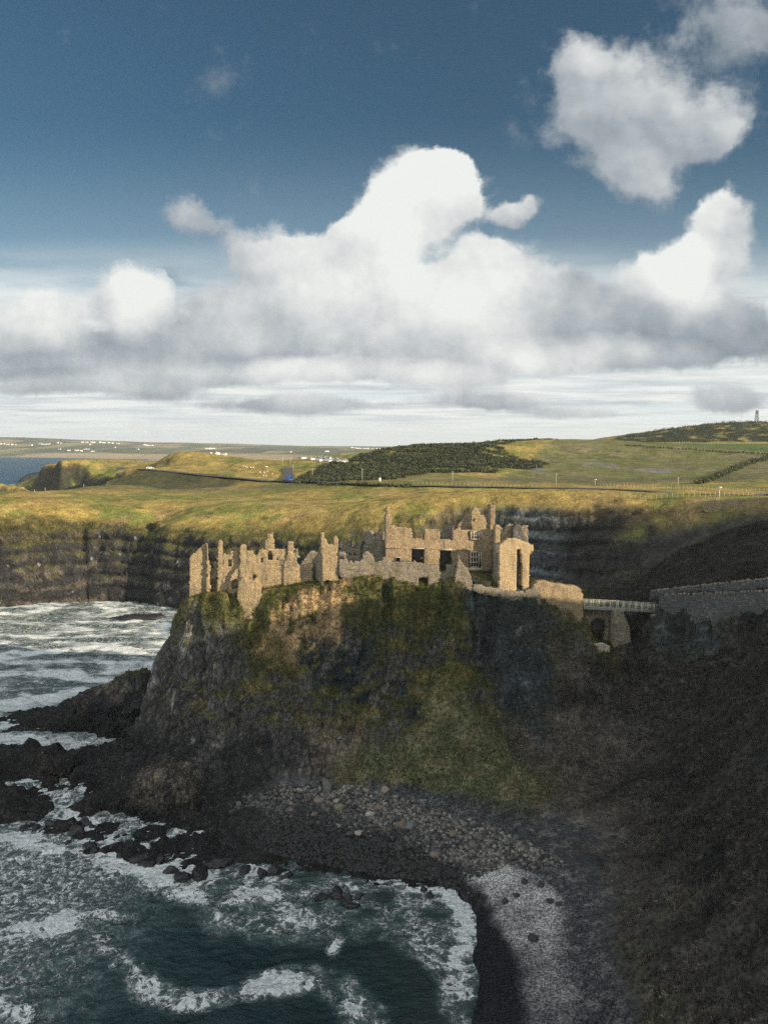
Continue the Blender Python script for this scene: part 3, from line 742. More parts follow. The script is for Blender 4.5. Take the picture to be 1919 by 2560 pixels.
SZ = wav * nw * calm * (1 - .5 * sstep(SX, -15, 5) * sstep(170 - SY, 30, 60))
FO = np.zeros(SX.shape)


def foam_line(pp, wid, val, soft=1.6):
    global FO
    w = [np.array(PZ(px, py, 0)[:2]) for px, py in pp]
    d = np.full(SX.shape, 1e9)
    for a, c in zip(w[:-1], w[1:]):
        ab = c - a; t = np.clip(((SX - a[0]) * ab[0] + (SY - a[1]) * ab[1]) / (ab @ ab), 0, 1)
        d = np.minimum(d, np.hypot(SX - a[0] - t * ab[0], SY - a[1] - t * ab[1]))
    FO = np.maximum(FO, val * (1 - sstep(d, wid * .3, wid * soft)))


foam_line([(-80, 2100), (0, 2100), (150, 2110), (270, 2135), (330, 2160)], 3.4, .80)
foam_line([(330, 2160), (430, 2190), (520, 2200), (600, 2205)], 2.8, .82)
foam_line([(380, 2190), (470, 2230), (600, 2250), (680, 2230)], 2.6, .78)
foam_line([(-40, 2345), (60, 2330), (130, 2320), (170, 2300)], 2.0, .95)
foam_line([(170, 2295), (250, 2285), (300, 2300)], 1.0, .75)
foam_line([(255, 2350), (280, 2390), (330, 2430), (370, 2470)], 1.5, .74)
foam_line([(370, 2480), (450, 2500), (590, 2490)], 1.6, .58)
foam_line([(450, 2510), (600, 2480)], 1.5, .66)
foam_line([(640, 2470), (720, 2450), (800, 2440), (860, 2470), (900, 2520), (930, 2580)], 2.1, .98)
foam_line([(0, 2520), (60, 2540)], 1.2, .8)
foam_line([(1120, 2225), (1150, 2260), (1160, 2320), (1150, 2400), (1140, 2470), (1145, 2560), (1140, 2700)], 1.7, .93)
foam_line([(1165, 2250), (1178, 2330), (1178, 2420), (1160, 2560)], .7, .85)
foam_line([(530, 2150), (650, 2185), (800, 2200), (950, 2215), (1080, 2215)], 2.2, .84)
foam_line([(600, 2190), (760, 2230), (900, 2250), (1090, 2270)], 5.5, .55)
foam_line([(620, 2280), (760, 2290), (900, 2280), (1080, 2330)], 4.6, .66)
foam_line([(840, 2300), (850, 2340), (830, 2370)], .8, .74)
foam_line([(1040, 2340), (1080, 2400), (1120, 2440)], 1.5, .6)
foam_line([(-200, 1700), (0, 1690), (200, 1680), (380, 1650)], 14, .64)
foam_line([(-100, 1650), (100, 1635), (250, 1620), (390, 1632)], 4.5, .93)
foam_line([(-60, 1780), (60, 1760), (200, 1740)], 9, .72)
foam_line([(0, 1850), (150, 1850), (300, 1870)], 5, .85)
foam_line([(-20, 1540), (90, 1530), (170, 1505), (240, 1503), (300, 1530), (330, 1545), (430, 1560)], 4.5, .80)
foam_line([(0, 1590), (200, 1580), (430, 1575)], 9, .56)
foam_line([(30, 1990), (150, 1975), (150, 2030), (265, 2075)], 2.0, .86)
foam_line([(40, 1211), (85, 1208)], 12, 1.0)
foam_line([(250, 1150.5), (400, 1150.5)], 60, .8)
for cx_, cy_ in ((20, 1590), (120, 1608), (60, 1735)):
    foam_line([(cx_, cy_), (cx_ + 60, cy_ - 4)], 1.6, .9)
FO = np.maximum(FO, .78 * sstep(hs, -1.3, -.25) * sstep(SY, 62, 80) * (1 - sstep(SY, 280, 330)) * sstep(-SX, 12, 25))
FO = np.maximum(FO, .50 * sstep(hs, -1.0, -.2) * nw)
FO = FO * np.clip(.80 + .50 * fbm(SX, SY, 0 * SX, 5, 3, .6, 311) + .30 * fbm(SX, SY, 0 * SX, 1.7, 3, .6, 313), .3, 1.10)
FO = FO + .24 * sstep(SY, 128, 150) * (1 - sstep(SY, 300, 340)) * sstep(-SX, 25, 40)
FO = FO + .16 * sstep(-SX, 8, 24) * (1 - sstep(SY, 120, 135))
chop = .50 * sstep(-SX + .2 * (SY - 100), 10, 40) * (1 - sstep(SY, 300, 500))
FO = np.maximum(FO, chop + .10)
FO = np.maximum(FO, .25 * sstep(SY, 500, 700))
sm = mesh_np('sea', np.stack([SX.ravel(), SY.ravel(), SZ.ravel()], 1), grid_faces(len(YS), NSC), True)
vval(sm, 'foam', FO.ravel()); vval(sm, 'depth', np.clip(-hs, 0, 8).ravel())
mat_sea, k, b = material('sea_water')
geo = k.node('ShaderNodeNewGeometry'); pos = geo.outputs['Position']
fa = k.node('ShaderNodeAttribute', attribute_name='foam').outputs['Fac']
dp = k.node('ShaderNodeAttribute', attribute_name='depth').outputs['Fac']
ps = k.vmath('MULTIPLY', pos, (1.0, 1.0, 0.0))
wb = k.vmath('SCALE', k.vmath('SUBTRACT', k.noise(ps, .55, 5, .6, color=True), (.5, .5, .5)), scale=2.4)
pw = k.vmath('ADD', ps, wb)
lace = k.voronoi(pw, .8, 'DISTANCE_TO_EDGE'); lace2 = k.voronoi(pw, 2.3, 'DISTANCE_TO_EDGE')
lc = k.math('SUBTRACT', 1.0, k.math('MINIMUM', k.math('MULTIPLY', lace, 2.6), 1.0))
lc2 = k.math('SUBTRACT', 1.0, k.math('MINIMUM', k.math('MULTIPLY', lace2, 2.8), 1.0))
fn = k.noise(pw, 1.1, 8, .72)
pat = k.math('ADD', k.math('ADD', k.math('MULTIPLY', lc, .26), k.math('MULTIPLY', lc2, .18)), k.math('MULTIPLY', fn, 1.05))
fm = k.ss(k.math('ADD', k.math('SUBTRACT', pat, 1.185), k.math('MULTIPLY', fa, .78)), k.lin(k.ss(k.sep(pos)[1], 125, 200), 0, 1, .0, -.22), k.lin(k.ss(k.sep(pos)[1], 125, 200), 0, 1, .24, .50))
fw = k.ss(k.sep(pos)[1], 122, 165)
band = k.noise(k.vmath('MULTIPLY', ps, (.32, 1.0, 1.0)), .22, 7, .62)
pfar = k.math('SUBTRACT', k.math('MULTIPLY', band, 2.3), .42)
fmf = k.ss(k.math('ADD', k.math('SUBTRACT', pfar, 1.19), k.math('MULTIPLY', fa, .85)), -.12, .42)
fm = k.math('ADD', k.math('MULTIPLY', fm, k.math('SUBTRACT', 1.0, fw)), k.math('MULTIPLY', fmf, fw))
pq = k.vmath('ADD', ps, k.vmath('SCALE', k.vmath('SUBTRACT', k.noise(ps, .28, 6, .6, color=True), (.5, .5, .5)), scale=6.0))
f1 = k.ss(k.math('ABSOLUTE', k.math('SUBTRACT', k.noise(pq, .38, 3, .5), .5)), .040, .0)
f2 = k.ss(k.math('ABSOLUTE', k.math('SUBTRACT', k.noise(k.vmath('ADD', pq, (31, 7, 0)), .75, 3, .5), .5)), .045, .0)
fil = k.math('MULTIPLY', k.math('MAXIMUM', f1, k.math('MULTIPLY', f2, .8)), k.math('MULTIPLY', k.ss(fa, .22, .62), k.ss(fn, .38, .56)))
fm = k.math('MAXIMUM', fm, k.math('MULTIPLY', fil, .9))
wc = k.mix(k.ss(dp, 3.5, .3), (.0045, .020, .024), (.018, .030, .026))
wc = k.mix(k.math('MULTIPLY', fa, .5), wc, (.12, .185, .18))
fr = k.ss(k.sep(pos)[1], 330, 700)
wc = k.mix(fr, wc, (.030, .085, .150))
pr = k.node('ShaderNodeMapping'); k.put(pr.inputs['Vector'], ps); pr.inputs['Rotation'].default_value = (0, 0, -ang); pr.inputs['Scale'].default_value = (.45, 1, 1)
cn = k.noise(k.vmath('ADD', pr.outputs[0], k.vmath('SCALE', wb, scale=.15)), .85, 6, .66)
tb = k.math('MULTIPLY', k.ss(cn, .44, .66), k.ss(fa, .05, .5))
wc = k.mix(k.math('MULTIPLY', tb, .8), wc, (.085, .15, .148))
fcol = k.mix(k.ss(k.noise(pw, 2.2, 6, .7), .35, .65), (.42, .47, .47), (.80, .82, .81))
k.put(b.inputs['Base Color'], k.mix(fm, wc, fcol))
k.put(b.inputs['Roughness'], k.math('MAXIMUM', k.lin(fm, 0, 1, .16, .85), k.math('MULTIPLY', fr, .6))); b.inputs['IOR'].default_value = 1.33
k.put(b.inputs['Specular IOR Level'], k.lin(fr, 0, 1, .5, .12))
bp = k.node('ShaderNodeBump'); bp.inputs['Strength'].default_value = 1.0; bp.inputs['Distance'].default_value = .65
pr = k.node('ShaderNodeMapping'); k.put(pr.inputs['Vector'], ps); pr.inputs['Rotation'].default_value = (0, 0, -ang); pr.inputs['Scale'].default_value = (.5, 1, 1)
k.put(bp.inputs['Height'], k.math('ADD', k.noise(pr.outputs[0], 1.3, 6, .62), k.math('MULTIPLY', fm, .35)))
k.l.new(bp.outputs[0], b.inputs['Normal'])
tag(link('sea', sm, mat_sea), kind='structure')


# ------------------------------------------------------------------ masonry
def stone_mat(name, base, alt, pale, dark=(.10, .085, .07), scale=2.9, green=0.0, bump=.7):
    m, k, b = material(name)
    p = k.node('ShaderNodeNewGeometry').outputs['Position']
    st = k.vmath('MULTIPLY', p, (1.0, 1.0, 1.7))
    vc = k.sep(k.voronoi(st, scale, out='Color')); ve = k.voronoi(st, scale, 'DISTANCE_TO_EDGE')
    big = k.noise(p, .35, 5, .6); fine = k.noise(p, 6, 4, .65)
    c = k.mix(k.ss(k.math('ADD', k.math('MULTIPLY', vc[0], .5), k.math('MULTIPLY', big, .7)), .45, .95), base, alt)
    c = k.mix(k.math('MULTIPLY', k.ss(vc[1], .80, .97), .42), c, pale); c = k.mix(k.math('MULTIPLY', k.ss(vc[2], .75, 1.0), .35), c, dark)
    c = k.mix(k.ss(ve, .07, .0, (0, .38)), c, dark)
    c = k.mix(k.ss(k.noise(p, .8, 5, .65), .56, .74, (0, .55)), c, dark)
    c = k.mix(k.ss(k.noise(k.vmath('MULTIPLY', p, (.9, .9, .22)), 1.0, 5, .65), .48, .70, (0, .62)), c, k.mix(.5, dark, (.20, .19, .17)))
    if green:
        c = k.mix(k.math('MULTIPLY', k.ss(k.noise(k.vmath('ADD', p, (40, 3, 9)), .5, 5, .65), .5, .68), green), c, (.09, .10, .035))
    fv = k.lin(fine, .25, .75, .56, 1.0)
    k.put(b.inputs['Base Color'], k.mix(1.0, c, k.comb(fv, fv, fv), 'MULTIPLY'))
    b.inputs['Roughness'].default_value = .92; b.inputs['Specular IOR Level'].default_value = .1
    bp = k.node('ShaderNodeBump'); bp.inputs['Strength'].default_value = bump; bp.inputs['Distance'].default_value = .12
    k.put(bp.inputs['Height'], k.math('ADD', k.ss(ve, 0, .16), k.math('MULTIPLY', fine, .6)))
    k.l.new(bp.outputs[0], b.inputs['Normal'])
    return m


M_SAND = stone_mat('sandstone_rubble', (.49, .378, .218), (.41, .31, .178), (.62, .52, .38))
M_PINK = stone_mat('pinkish_rubble', (.48, .36, .222), (.41, .305, .185), (.60, .48, .32), green=.25)
M_ASH = stone_mat('ochre_ashlar', (.56, .425, .25), (.50, .375, .22), (.62, .48, .28), (.30, .22, .13), 2.2, bump=.5)
M_GREY = stone_mat('grey_rubble', (.35, .30, .22), (.27, .235, .18), (.55, .50, .42), green=.35)
M_DARKW = stone_mat('painted_shade_rubble', (.17, .16, .15), (.12, .12, .12), (.40, .38, .35), (.06, .06, .06))  # dark copy of the rubble, with interior shade put into its colour
M_PALE = stone_mat('pale_dressed_stone', (.62, .54, .40), (.56, .49, .37), (.68, .60, .46), (.40, .34, .26), 1.5, bump=.3)


class Plane:
    """vertical plane through survey point (px, Y) turned by ang degrees; converts photo points to (s, z)"""
    def __init__(s, px, Y, ang=0):
        a = RAD(ang); x0 = PY(px, 1280, Y)[0]
        s.o = np.array([x0, Y]); s.d = np.array([math.cos(a), math.sin(a)]); s.n = np.array([-math.sin(a), math.cos(a)])

    def sz(s, px, py):
        dx, dy, dz = ray(px, py); t = (s.o @ s.n) / (dx * s.n[0] + dy * s.n[1])
        q = np.array([dx * t, dy * t])
        return float((q - s.o) @ s.d), CAM_H + dz * t

    def w(s, ss, off, z):
        q = s.o[None, :] + np.asarray(ss)[:, None] * s.d[None, :] + np.asarray(off)[:, None] * s.n[None, :]
        return np.column_stack([q, z])

    def shift(s, off):
        c = Plane.__new__(Plane); c.o = s.o + off * s.n; c.d, c.n = s.d, s.n
        return c


def Z1(pp):   # readings taken from the enlarged left half of the ruin
    return [(460 + a / 3.768, 1240 + c / 3.768) for a, c in pp]


def Z2(pp):   # and from the right half
    return [(900 + a / 3.768, 1240 + c / 3.768) for a, c in pp]


def Z3(pp):
    return [(1300 + a / 2.678, 1240 + c / 2.678) for a, c in pp]


def wall_mesh(name, pl, poly, holes=(), thick=1.0, cell=.2, rough=.07, seed=1, batter=0.0, raw=False):
    """masonry slab filling an outline: a sheet of stone-sized cells front and back, joined round every edge and opening"""
    sz = np.array(poly, float) if raw else np.array([pl.sz(*p) for p in poly]); hz = [np.array([pl.sz(*p) for p in h]) for h in holes]
    lo = sz.min(0) - cell; hi = sz.max(0) + cell
    ns = int((hi[0] - lo[0]) / cell) + 2; nz = int((hi[1] - lo[1]) / cell) + 2
    S, Zg = np.meshgrid(lo[0] + cell * np.arange(ns + 1), lo[1] + cell * np.arange(nz + 1))
    cs = (S[:-1, :-1] + S[1:, 1:]) / 2; cz = (Zg[:-1, :-1] + Zg[1:, 1:]) / 2
    js = cs + .35 * cell * vnoise(cs / .5, cz / .3, 0 * cs, seed); jz = cz + .6 * cell * vnoise(cs / .5, cz / .4, 0 * cs + 7, seed) + .9 * cell * vnoise(cs / 1.1, cz / 3, 0 * cs + 3, seed + 1)
    keep = inpoly(js, jz, sz)
    for h in hz:
        keep &= ~inpoly(cs, cz, h)
    S = S + .22 * cell * vnoise(S / .23, Zg / .23, 0 * S, seed + 3); Zj = Zg + .25 * cell * vnoise(S / .23, Zg / .23, 0 * S + 3, seed + 4)
    sk = S.shape; zb = sz[:, 1].min()
    off = rough * vnoise(S / .31, Zg / .25, 0 * S, seed + 5) + 1.2 * rough * vnoise(S / 1.7, Zg / 1.4, 0 * S, seed + 6) - batter * (sz[:, 1].max() - Zg)
    offb = thick + rough * vnoise(S / .31, Zg / .25, 0 * S, seed + 8) + .12 * vnoise(S / 1.5, Zg / 1.5, 0 * S, seed + 9)
    VF = pl.w(S.ravel(), off.ravel(), Zj.ravel()); VB = pl.w(S.ravel(), offb.ravel(), Zj.ravel())
    n = S.size; w_ = ns + 1
    idx = np.arange(n).reshape(sk)
    F = []
    a = idx[:-1, :-1][keep]; F.append(np.stack([a, a + 1, a + w_ + 1, a + w_], 1)); F.append(np.stack([a + n, a + w_ + n, a + w_ + 1 + n, a + 1 + n], 1))
    kp = np.pad(keep, 1)
    for dr, dc, e in ((-1, 0, (0, 1)), (1, 0, (w_ + 1, w_)), (0, -1, (w_, 0)), (0, 1, (1, w_ + 1))):
        nb = kp[1 + dr:kp.shape[0] - 1 + dr, 1 + dc:kp.shape[1] - 1 + dc]
        m = keep & ~nb; a = idx[:-1, :-1][m]
        F.append(np.stack([a + e[0], a + e[0] + n, a + e[1] + n, a + e[1]], 1))
    F = np.concatenate(F); V = np.concatenate([VF, VB])
    used = np.unique(F); rm = np.full(len(V), -1); rm[used] = np.arange(len(used))
    return V[used], rm[F]


def wall(name, pl, poly, holes=(), mat=None, parent=None, label=None, **kw):
    V, F = wall_mesh(name, pl, poly, holes, **kw)
    if parent is not None:
        V = V - np.array(parent.location)[None, :]
        o = link(name, mesh_np(name, V, F), mat, parent)
    else:
        c = np.array([V[:, 0].mean(), V[:, 1].mean(), V[:, 2].min()])
        o = link(name, mesh_np(name, V - c, F), mat, None, c)
    if label:
        o['label'] = label
    return o


def box_np(cx, cy, z0, z1, wx, wy, rot=0.0):
    a = RAD(rot); c, s = math.cos(a), math.sin(a); V = []
    for z in (z0, z1):
        for (i, j) in ((-1, -1), (1, -1), (1, 1), (-1, 1)):
            lx, ly = i * wx / 2, j * wy / 2
            V.append((cx + lx * c - ly * s, cy + lx * s + ly * c, z))
    F = [(0, 3, 2, 1), (4, 5, 6, 7), (0, 1, 5, 4), (1, 2, 6, 5), (2, 3, 7, 6), (3, 0, 4, 7)]
    return np.array(V), np.array(F)


def join_np(parts):
    V = []; F = []; n = 0
    for v, f in parts:
        V.append(v); F.append(np.asarray(f) + n); n += len(v)
    return np.concatenate(V), np.concatenate(F)


def add(name, parts, mat, parent=None, loc=None, smooth=False):
    V, F = join_np(parts)
    off = np.array(parent.location if parent is not None and loc is None else (loc if loc is not None else (0, 0, 0)))
    if parent is not None and parent.parent is not None:
        off = np.array(parent.parent.location)
    return link(name, mesh_np(name, V - off[None, :], F, smooth), mat, parent, None if parent is not None else loc)




def hit(px, py, y0=60.0, y1=8800.0):
    """first point where the line of sight through a photo point meets the ground"""
    dx, dy, dz = ray(px, py)
    ys = y0 * (y1 / y0) ** np.linspace(0, 1, 1600)
    t = ys / dy; gap = CAM_H + dz * t - height(dx * t, ys)
    i = int(np.argmax(gap < 0)) if (gap < 0).any() else len(ys) - 1
    if i > 0 and gap[i] < 0:
        f = gap[i - 1] / (gap[i - 1] - gap[i]); yy = ys[i - 1] + f * (ys[i] - ys[i - 1])
    else:
        yy = ys[i]
    tt = yy / dy
    return np.array([dx * tt, yy, float(height(dx * tt, yy))])


# ------------------------------------------------------------------ the ruin
# gabled end wall on the left
g = thing('ruined_gable_house', (-31.5, 132, 28), 'tall roofless gabled end wall standing at the seaward edge of the cliff', 'ruin')
plA = Plane(500, 131.2, 12)
wall('gable_wall', plA, Z1([(50, 1060), (52, 620), (58, 565), (130, 510), (165, 475), (200, 452), (222, 450), (226, 590), (240, 640), (248, 700), (312, 705), (312, 1010), (170, 1030)]),
     [Z1([(250, 795), (308, 790), (306, 868), (262, 872)])], M_SAND, g, thick=1.1, seed=11)
wall('broken_side_wall', plA.shift(-.7), Z1([(212, 930), (214, 470), (224, 455), (232, 590), (246, 660), (252, 930)]), (), M_SAND, g, thick=.8, seed=12)
wall('rear_wall', plA.shift(5.5), Z1([(60, 960), (62, 640), (120, 600), (180, 620), (215, 700), (320, 690), (320, 960)]), (), M_GREY, g, thick=.9, seed=13)
# stair turret beside it
g = thing('round_topped_turret', (-30, 131, 28), 'slender round-topped turret stump between the gabled wall and a broken window wall', 'turret')
plB = Plane(550, 130.6, 10)
wall('turret_wall', plB.shift(-.2), Z1([(314, 930), (316, 440), (325, 427), (345, 424), (360, 435), (366, 460), (366, 930)]), (), M_SAND, g, thick=2.0, seed=14)
g = thing('broken_window_wall', (-27.5, 131, 28), 'low broken wall with a ragged dark window hole next to the turret stump', 'ruin')
wall('wall', plB.shift(-.15), Z1([(364, 930), (364, 555), (388, 545), (395, 560), (430, 560), (436, 535), (460, 520), (495, 516), (518, 530), (524, 620), (524, 800), (470, 900), (410, 930)]),
     [Z1([(416, 600), (450, 597), (452, 665), (415, 672)])], M_SAND, g, thick=1.0, seed=15)
# long range
g = thing('ruined_range', (-20, 131.5, 29), 'long roofless range with two chimney stumps and small dark window holes', 'ruin')
plE = Plane(690, 131.0, 7)
wall('front_wall', plE, Z1([(410, 930), (420, 860), (440, 740), (500, 690), (524, 640), (585, 515), (655, 515), (656, 556), (700, 556), (705, 510), (760, 505), (850, 505), (972, 507), (972, 640), (940, 655),
                           (1000, 690), (1060, 645), (1100, 652), (1205, 652), (1218, 850), (1000, 870), (730, 900), (520, 930)]),
     [Z1([(720, 586), (748, 584), (746, 622), (722, 624)]), Z1([(785, 606), (790, 530), (810, 513), (828, 530), (830, 606)]), Z1([(863, 580), (888, 580), (888, 606), (863, 606)]),
      Z1([(640, 742), (682, 740), (682, 786), (642, 786)]), Z1([(455, 880), (460, 800), (482, 780), (505, 800), (506, 880)]), Z1([(896, 606), (934, 606), (934, 655), (896, 655)])],
     M_SAND, g, thick=1.1, seed=16)
wall('chimney_stack', plE.shift(-.2), Z1([(522, 860), (524, 475), (540, 465), (578, 467), (586, 490), (588, 640), (610, 720), (612, 860)]), (), M_SAND, g, thick=1.9, seed=17)
wall('chimney_stack', plE.shift(.15), Z1([(762, 520), (764, 432), (780, 418), (785, 360), (833, 355), (846, 420), (850, 520)]), (), M_SAND, g, thick=1.2, seed=18)
wall('pinnacle', plE.shift(-.25), Z1([(935, 860), (940, 650), (958, 600), (974, 540), (977, 445), (990, 438), (1032, 440), (1037, 520), (1052, 590), (1066, 645), (1080, 700), (1080, 860)]), (), M_SAND, g, thick=1.6, seed=19)
wall('rear_wall', plE.shift(6), Z1([(560, 800), (560, 610), (620, 600), (700, 640), (800, 630), (870, 560), (960, 560), (1045, 500), (1075, 505), (1076, 560), (1120, 620), (1150, 560), (1200, 520), (1260, 540), (1262, 800)]),
     [Z1([(1060, 590), (1100, 580), (1104, 645), (1062, 645)])], M_GREY, g, thick=.9, seed=20)
# bastion on the slope
g = thing('stone_bastion', (-22, 128.5, 26), 'rounded stone bastion bulging down the cliff top below the long range', 'bastion')
plG = Plane(622, 128.6, 6)
V, F = wall_mesh('bastion_wall', plG, Z1([(498, 960), (500, 880), (515, 800), (545, 786), (690, 788), (722, 820), (727, 900), (736, 1000), (716, 1080), (705, 1250), (520, 1250), (510, 1060)]), (), thick=3.5, cell=.2, seed=21)
ctr = PY(622, 1450, 128.6)
V = V.copy(); V[:, 1] += .09 * (V[:, 0] - ctr[0]) ** 2 - .02 * (V[:, 2] - V[:, 2].min())
link('bastion_wall', mesh_np('bastion_wall', V - np.array(g.location)[None, :], F), M_SAND, g)
# corner tower in the middle
g = thing('square_corner_tower', (-9.5, 131, 30), 'square stone tower with a broken pinnacle and a shaded left side, mid wall', 'tower')
plH = Plane(825, 129.6, 8)
wall('front_wall', plH, Z1([(1298, 800), (1300, 575), (1288, 480), (1290, 345), (1322, 345), (1326, 410), (1345, 412), (1350, 462), (1410, 458), (1450, 460), (1455, 800)]), (), M_SAND, g, thick=1.1, seed=22)
wall('side_wall', Plane(805, 129.8, -62), Z1([(1205, 850), (1206, 585), (1240, 572), (1262, 520), (1285, 470), (1300, 470), (1302, 850)]), (), M_GREY, g, thick=1.0, seed=23)
wall('chimney_stack', plH.shift(2.5), Z1([(1408, 520), (1410, 390), (1422, 372), (1440, 375), (1452, 400), (1452, 520)]), (), M_PINK, g, thick=1.0, seed=24)
g = thing('inner_ruin', (-2, 143, 31), 'shaded inner ruin wall with an arched gap seen over the rampart', 'ruin')
plI = Plane(880, 142, -28)
wall('wall', plI, Z1([(1440, 760), (1442, 520), (1490, 500), (1495, 430), (1520, 410), (1560, 412), (1562, 500), (1640, 505), (1660, 400), (1700, 340), (1760, 330), (1800, 380), (1840, 340), (1880, 340), (1882, 700), (1800, 760)]),
     [Z1([(1555, 540), (1572, 538), (1572, 570), (1556, 570)]), Z1([(1600, 545), (1640, 540), (1640, 565), (1602, 568)]), Z1([(1660, 640), (1664, 470), (1690, 420), (1720, 470), (1740, 620)])], M_GREY, g, thick=.9, seed=25)

# rampart below the manor
g = thing('rampart_wall', (3, 130, 29), 'long grey rubble rampart with a tall dark doorway under the manor house', 'rampart')
plK = Plane(980, 130.0, 3)
wall('wall', plK, Z2([(-200, 760), (-200, 530), (-140, 540), (-125, 610), (-105, 625), (-60, 618), (-20, 612), (20, 600), (22, 548), (60, 540), (110, 548), (132, 600), (140, 622), (200, 622), (215, 575), (245, 560), (300, 620), (400, 622),
                      (440, 632), (520, 624), (530, 640), (610, 640), (660, 655), (740, 662), (742, 725), (812, 725), (820, 645), (892, 642), (894, 800), (830, 860), (800, 980), (640, 1000), (545, 1010), (440, 960), (330, 930), (280, 860), (100, 860), (0, 850)]),
     [Z2([(546, 1010), (552, 770), (640, 760), (636, 1010)]), Z2([(-198, 600), (-160, 596), (-158, 568), (-196, 566)])], M_GREY, g, thick=1.3, seed=26)
wall('buttress', plK.shift(-1.3), Z2([(885, 870), (890, 760), (904, 690), (925, 560), (952, 640), (1004, 690), (1052, 800), (1045, 900), (960, 920)]), (), M_GREY, g, thick=1.6, seed=27, batter=.05)
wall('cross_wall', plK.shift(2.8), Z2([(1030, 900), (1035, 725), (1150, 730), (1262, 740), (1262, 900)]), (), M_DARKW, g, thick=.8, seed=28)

# manor house
mh = thing('ruined_manor_house', (9, 138, 31), 'roofless two-storey manor house with pale mullioned bay windows and a pointed gable', 'manor house')
plM = Plane(1100, 135.0, 6)
WU = Z2([(1030, 332), (1136, 330), (1136, 408), (1030, 408)]); WL = Z2([(1022, 526), (1136, 524), (1138, 672), (1024, 672)])
wall('front_wall', plM, Z2([(235, 780), (235, 300), (243, 100), (281, 98), (285, 270), (330, 275), (345, 292), (420, 295), (440, 305), (486, 310), (487, 405), (600, 410), (600, 316), (745, 316), (750, 405), (870, 412), (870, 322), (1268, 320), (1268, 640), (1210, 700), (1000, 780)]),
     [Z2([(312, 576), (380, 578), (378, 640), (312, 640)]), Z2([(486, 492), (600, 494), (602, 660), (484, 660)]), Z2([(752, 506), (862, 506), (862, 740), (752, 740)]), WU, WL], M_PINK, mh, thick=1.0, seed=29)
wall('dark_backing_wall', plM.shift(3.0), Z2([(300, 760), (300, 480), (480, 425), (600, 428), (610, 345), (742, 345), (750, 428), (868, 432), (880, 350), (1200, 338), (1200, 760)]), (), M_DARKW, mh, thick=.7, seed=49)  # added dark wall, so the window openings read as shaded rooms
wall('gable', plM.shift(8.5), Z2([(905, 420), (915, 285), (960, 240), (1000, 190), (1030, 170), (1075, 108), (1120, 130), (1122, 180), (1165, 190), (1192, 250), (1192, 420)]), [Z2([(1060, 224), (1074, 224), (1074, 240), (1060, 240)])], M_SAND, mh, thick=.9, seed=30)
wall('chimney_stack', plM.shift(3), Z2([(1222, 420), (1224, 78), (1268, 76), (1270, 420)]), (), M_PINK, mh, thick=1.5, cell=.18, seed=31)
wall('chimney_stack', plM.shift(5.5), Z2([(1196, 420), (1207, 180), (1210, 82), (1221, 80), (1221, 420)]), (), M_GREY, mh, thick=1.2, cell=.18, seed=32)
wall('rear_wall', plM.shift(9.0), Z2([(240, 640), (290, 500), (480, 480), (600, 440), (760, 400), (800, 282), (905, 290), (1195, 300), (1210, 700), (240, 700)]), (), M_GREY, mh, thick=.9, seed=33)
wall('side_wall', Plane(1232, 135.9, 90), [(.9, 27), (.9, 38.2), (3, 38.0), (5, 37.0), (8, 37.2), (8, 27)], (), M_PINK, mh, thick=.8, seed=34, raw=True)
for nm, quad in (('floor', None),):
    a = plM.shift(.6)


def strip(pl, p0, p1, wid, off=0.0, dep=.22):
    """pale stone bar between two photo points of a wall plane"""
    (s0, z0), (s1, z1) = pl.sz(*p0), pl.sz(*p1)
    d = np.array([s1 - s0, z1 - z0]); L = np.hypot(*d); d = d / L; nrm = np.array([-d[1], d[0]]) * wid / 2
    c = [np.array([s0, z0]) - nrm, np.array([s1, z1]) - nrm, np.array([s1, z1]) + nrm, np.array([s0, z0]) + nrm]
    s = np.array([q[0] for q in c] * 2); z = np.array([q[1] for q in c] * 2); o = np.array([off] * 4 + [off + dep] * 4)
    return pl.w(s, o, z), np.array([(3, 2, 1, 0), (4, 5, 6, 7), (0, 1, 5, 4), (1, 2, 6, 5), (2, 3, 7, 6), (3, 0, 4, 7)])


def z2(a, c):
    return (900 + a / 3.768, 1240 + c / 3.768)


def win(x0, x1, y0, y1, rows, side):
    parts = []
    w3 = (x1 - x0)
    for i in range(4):
        xx = x0 + w3 * i / 3
        parts.append(strip(plM, z2(xx, y0), z2(xx, y1), .13 if 0 < i < 3 else .20, -.30))
    for i in range(rows + 1):
        yy = y0 + (y1 - y0) * i / rows
        parts.append(strip(plM, z2(x0 - 2, yy), z2(x1 + 2, yy), .13 if 0 < i < rows else .22, -.304, .215))
    parts.append(strip(plM, z2(side, y0), z2(side, y1), .16, -.10)); parts.append(strip(plM, z2(side - 30, y0), z2(side - 30, y0 + .01), .05, -.1)) if False else None
    return parts


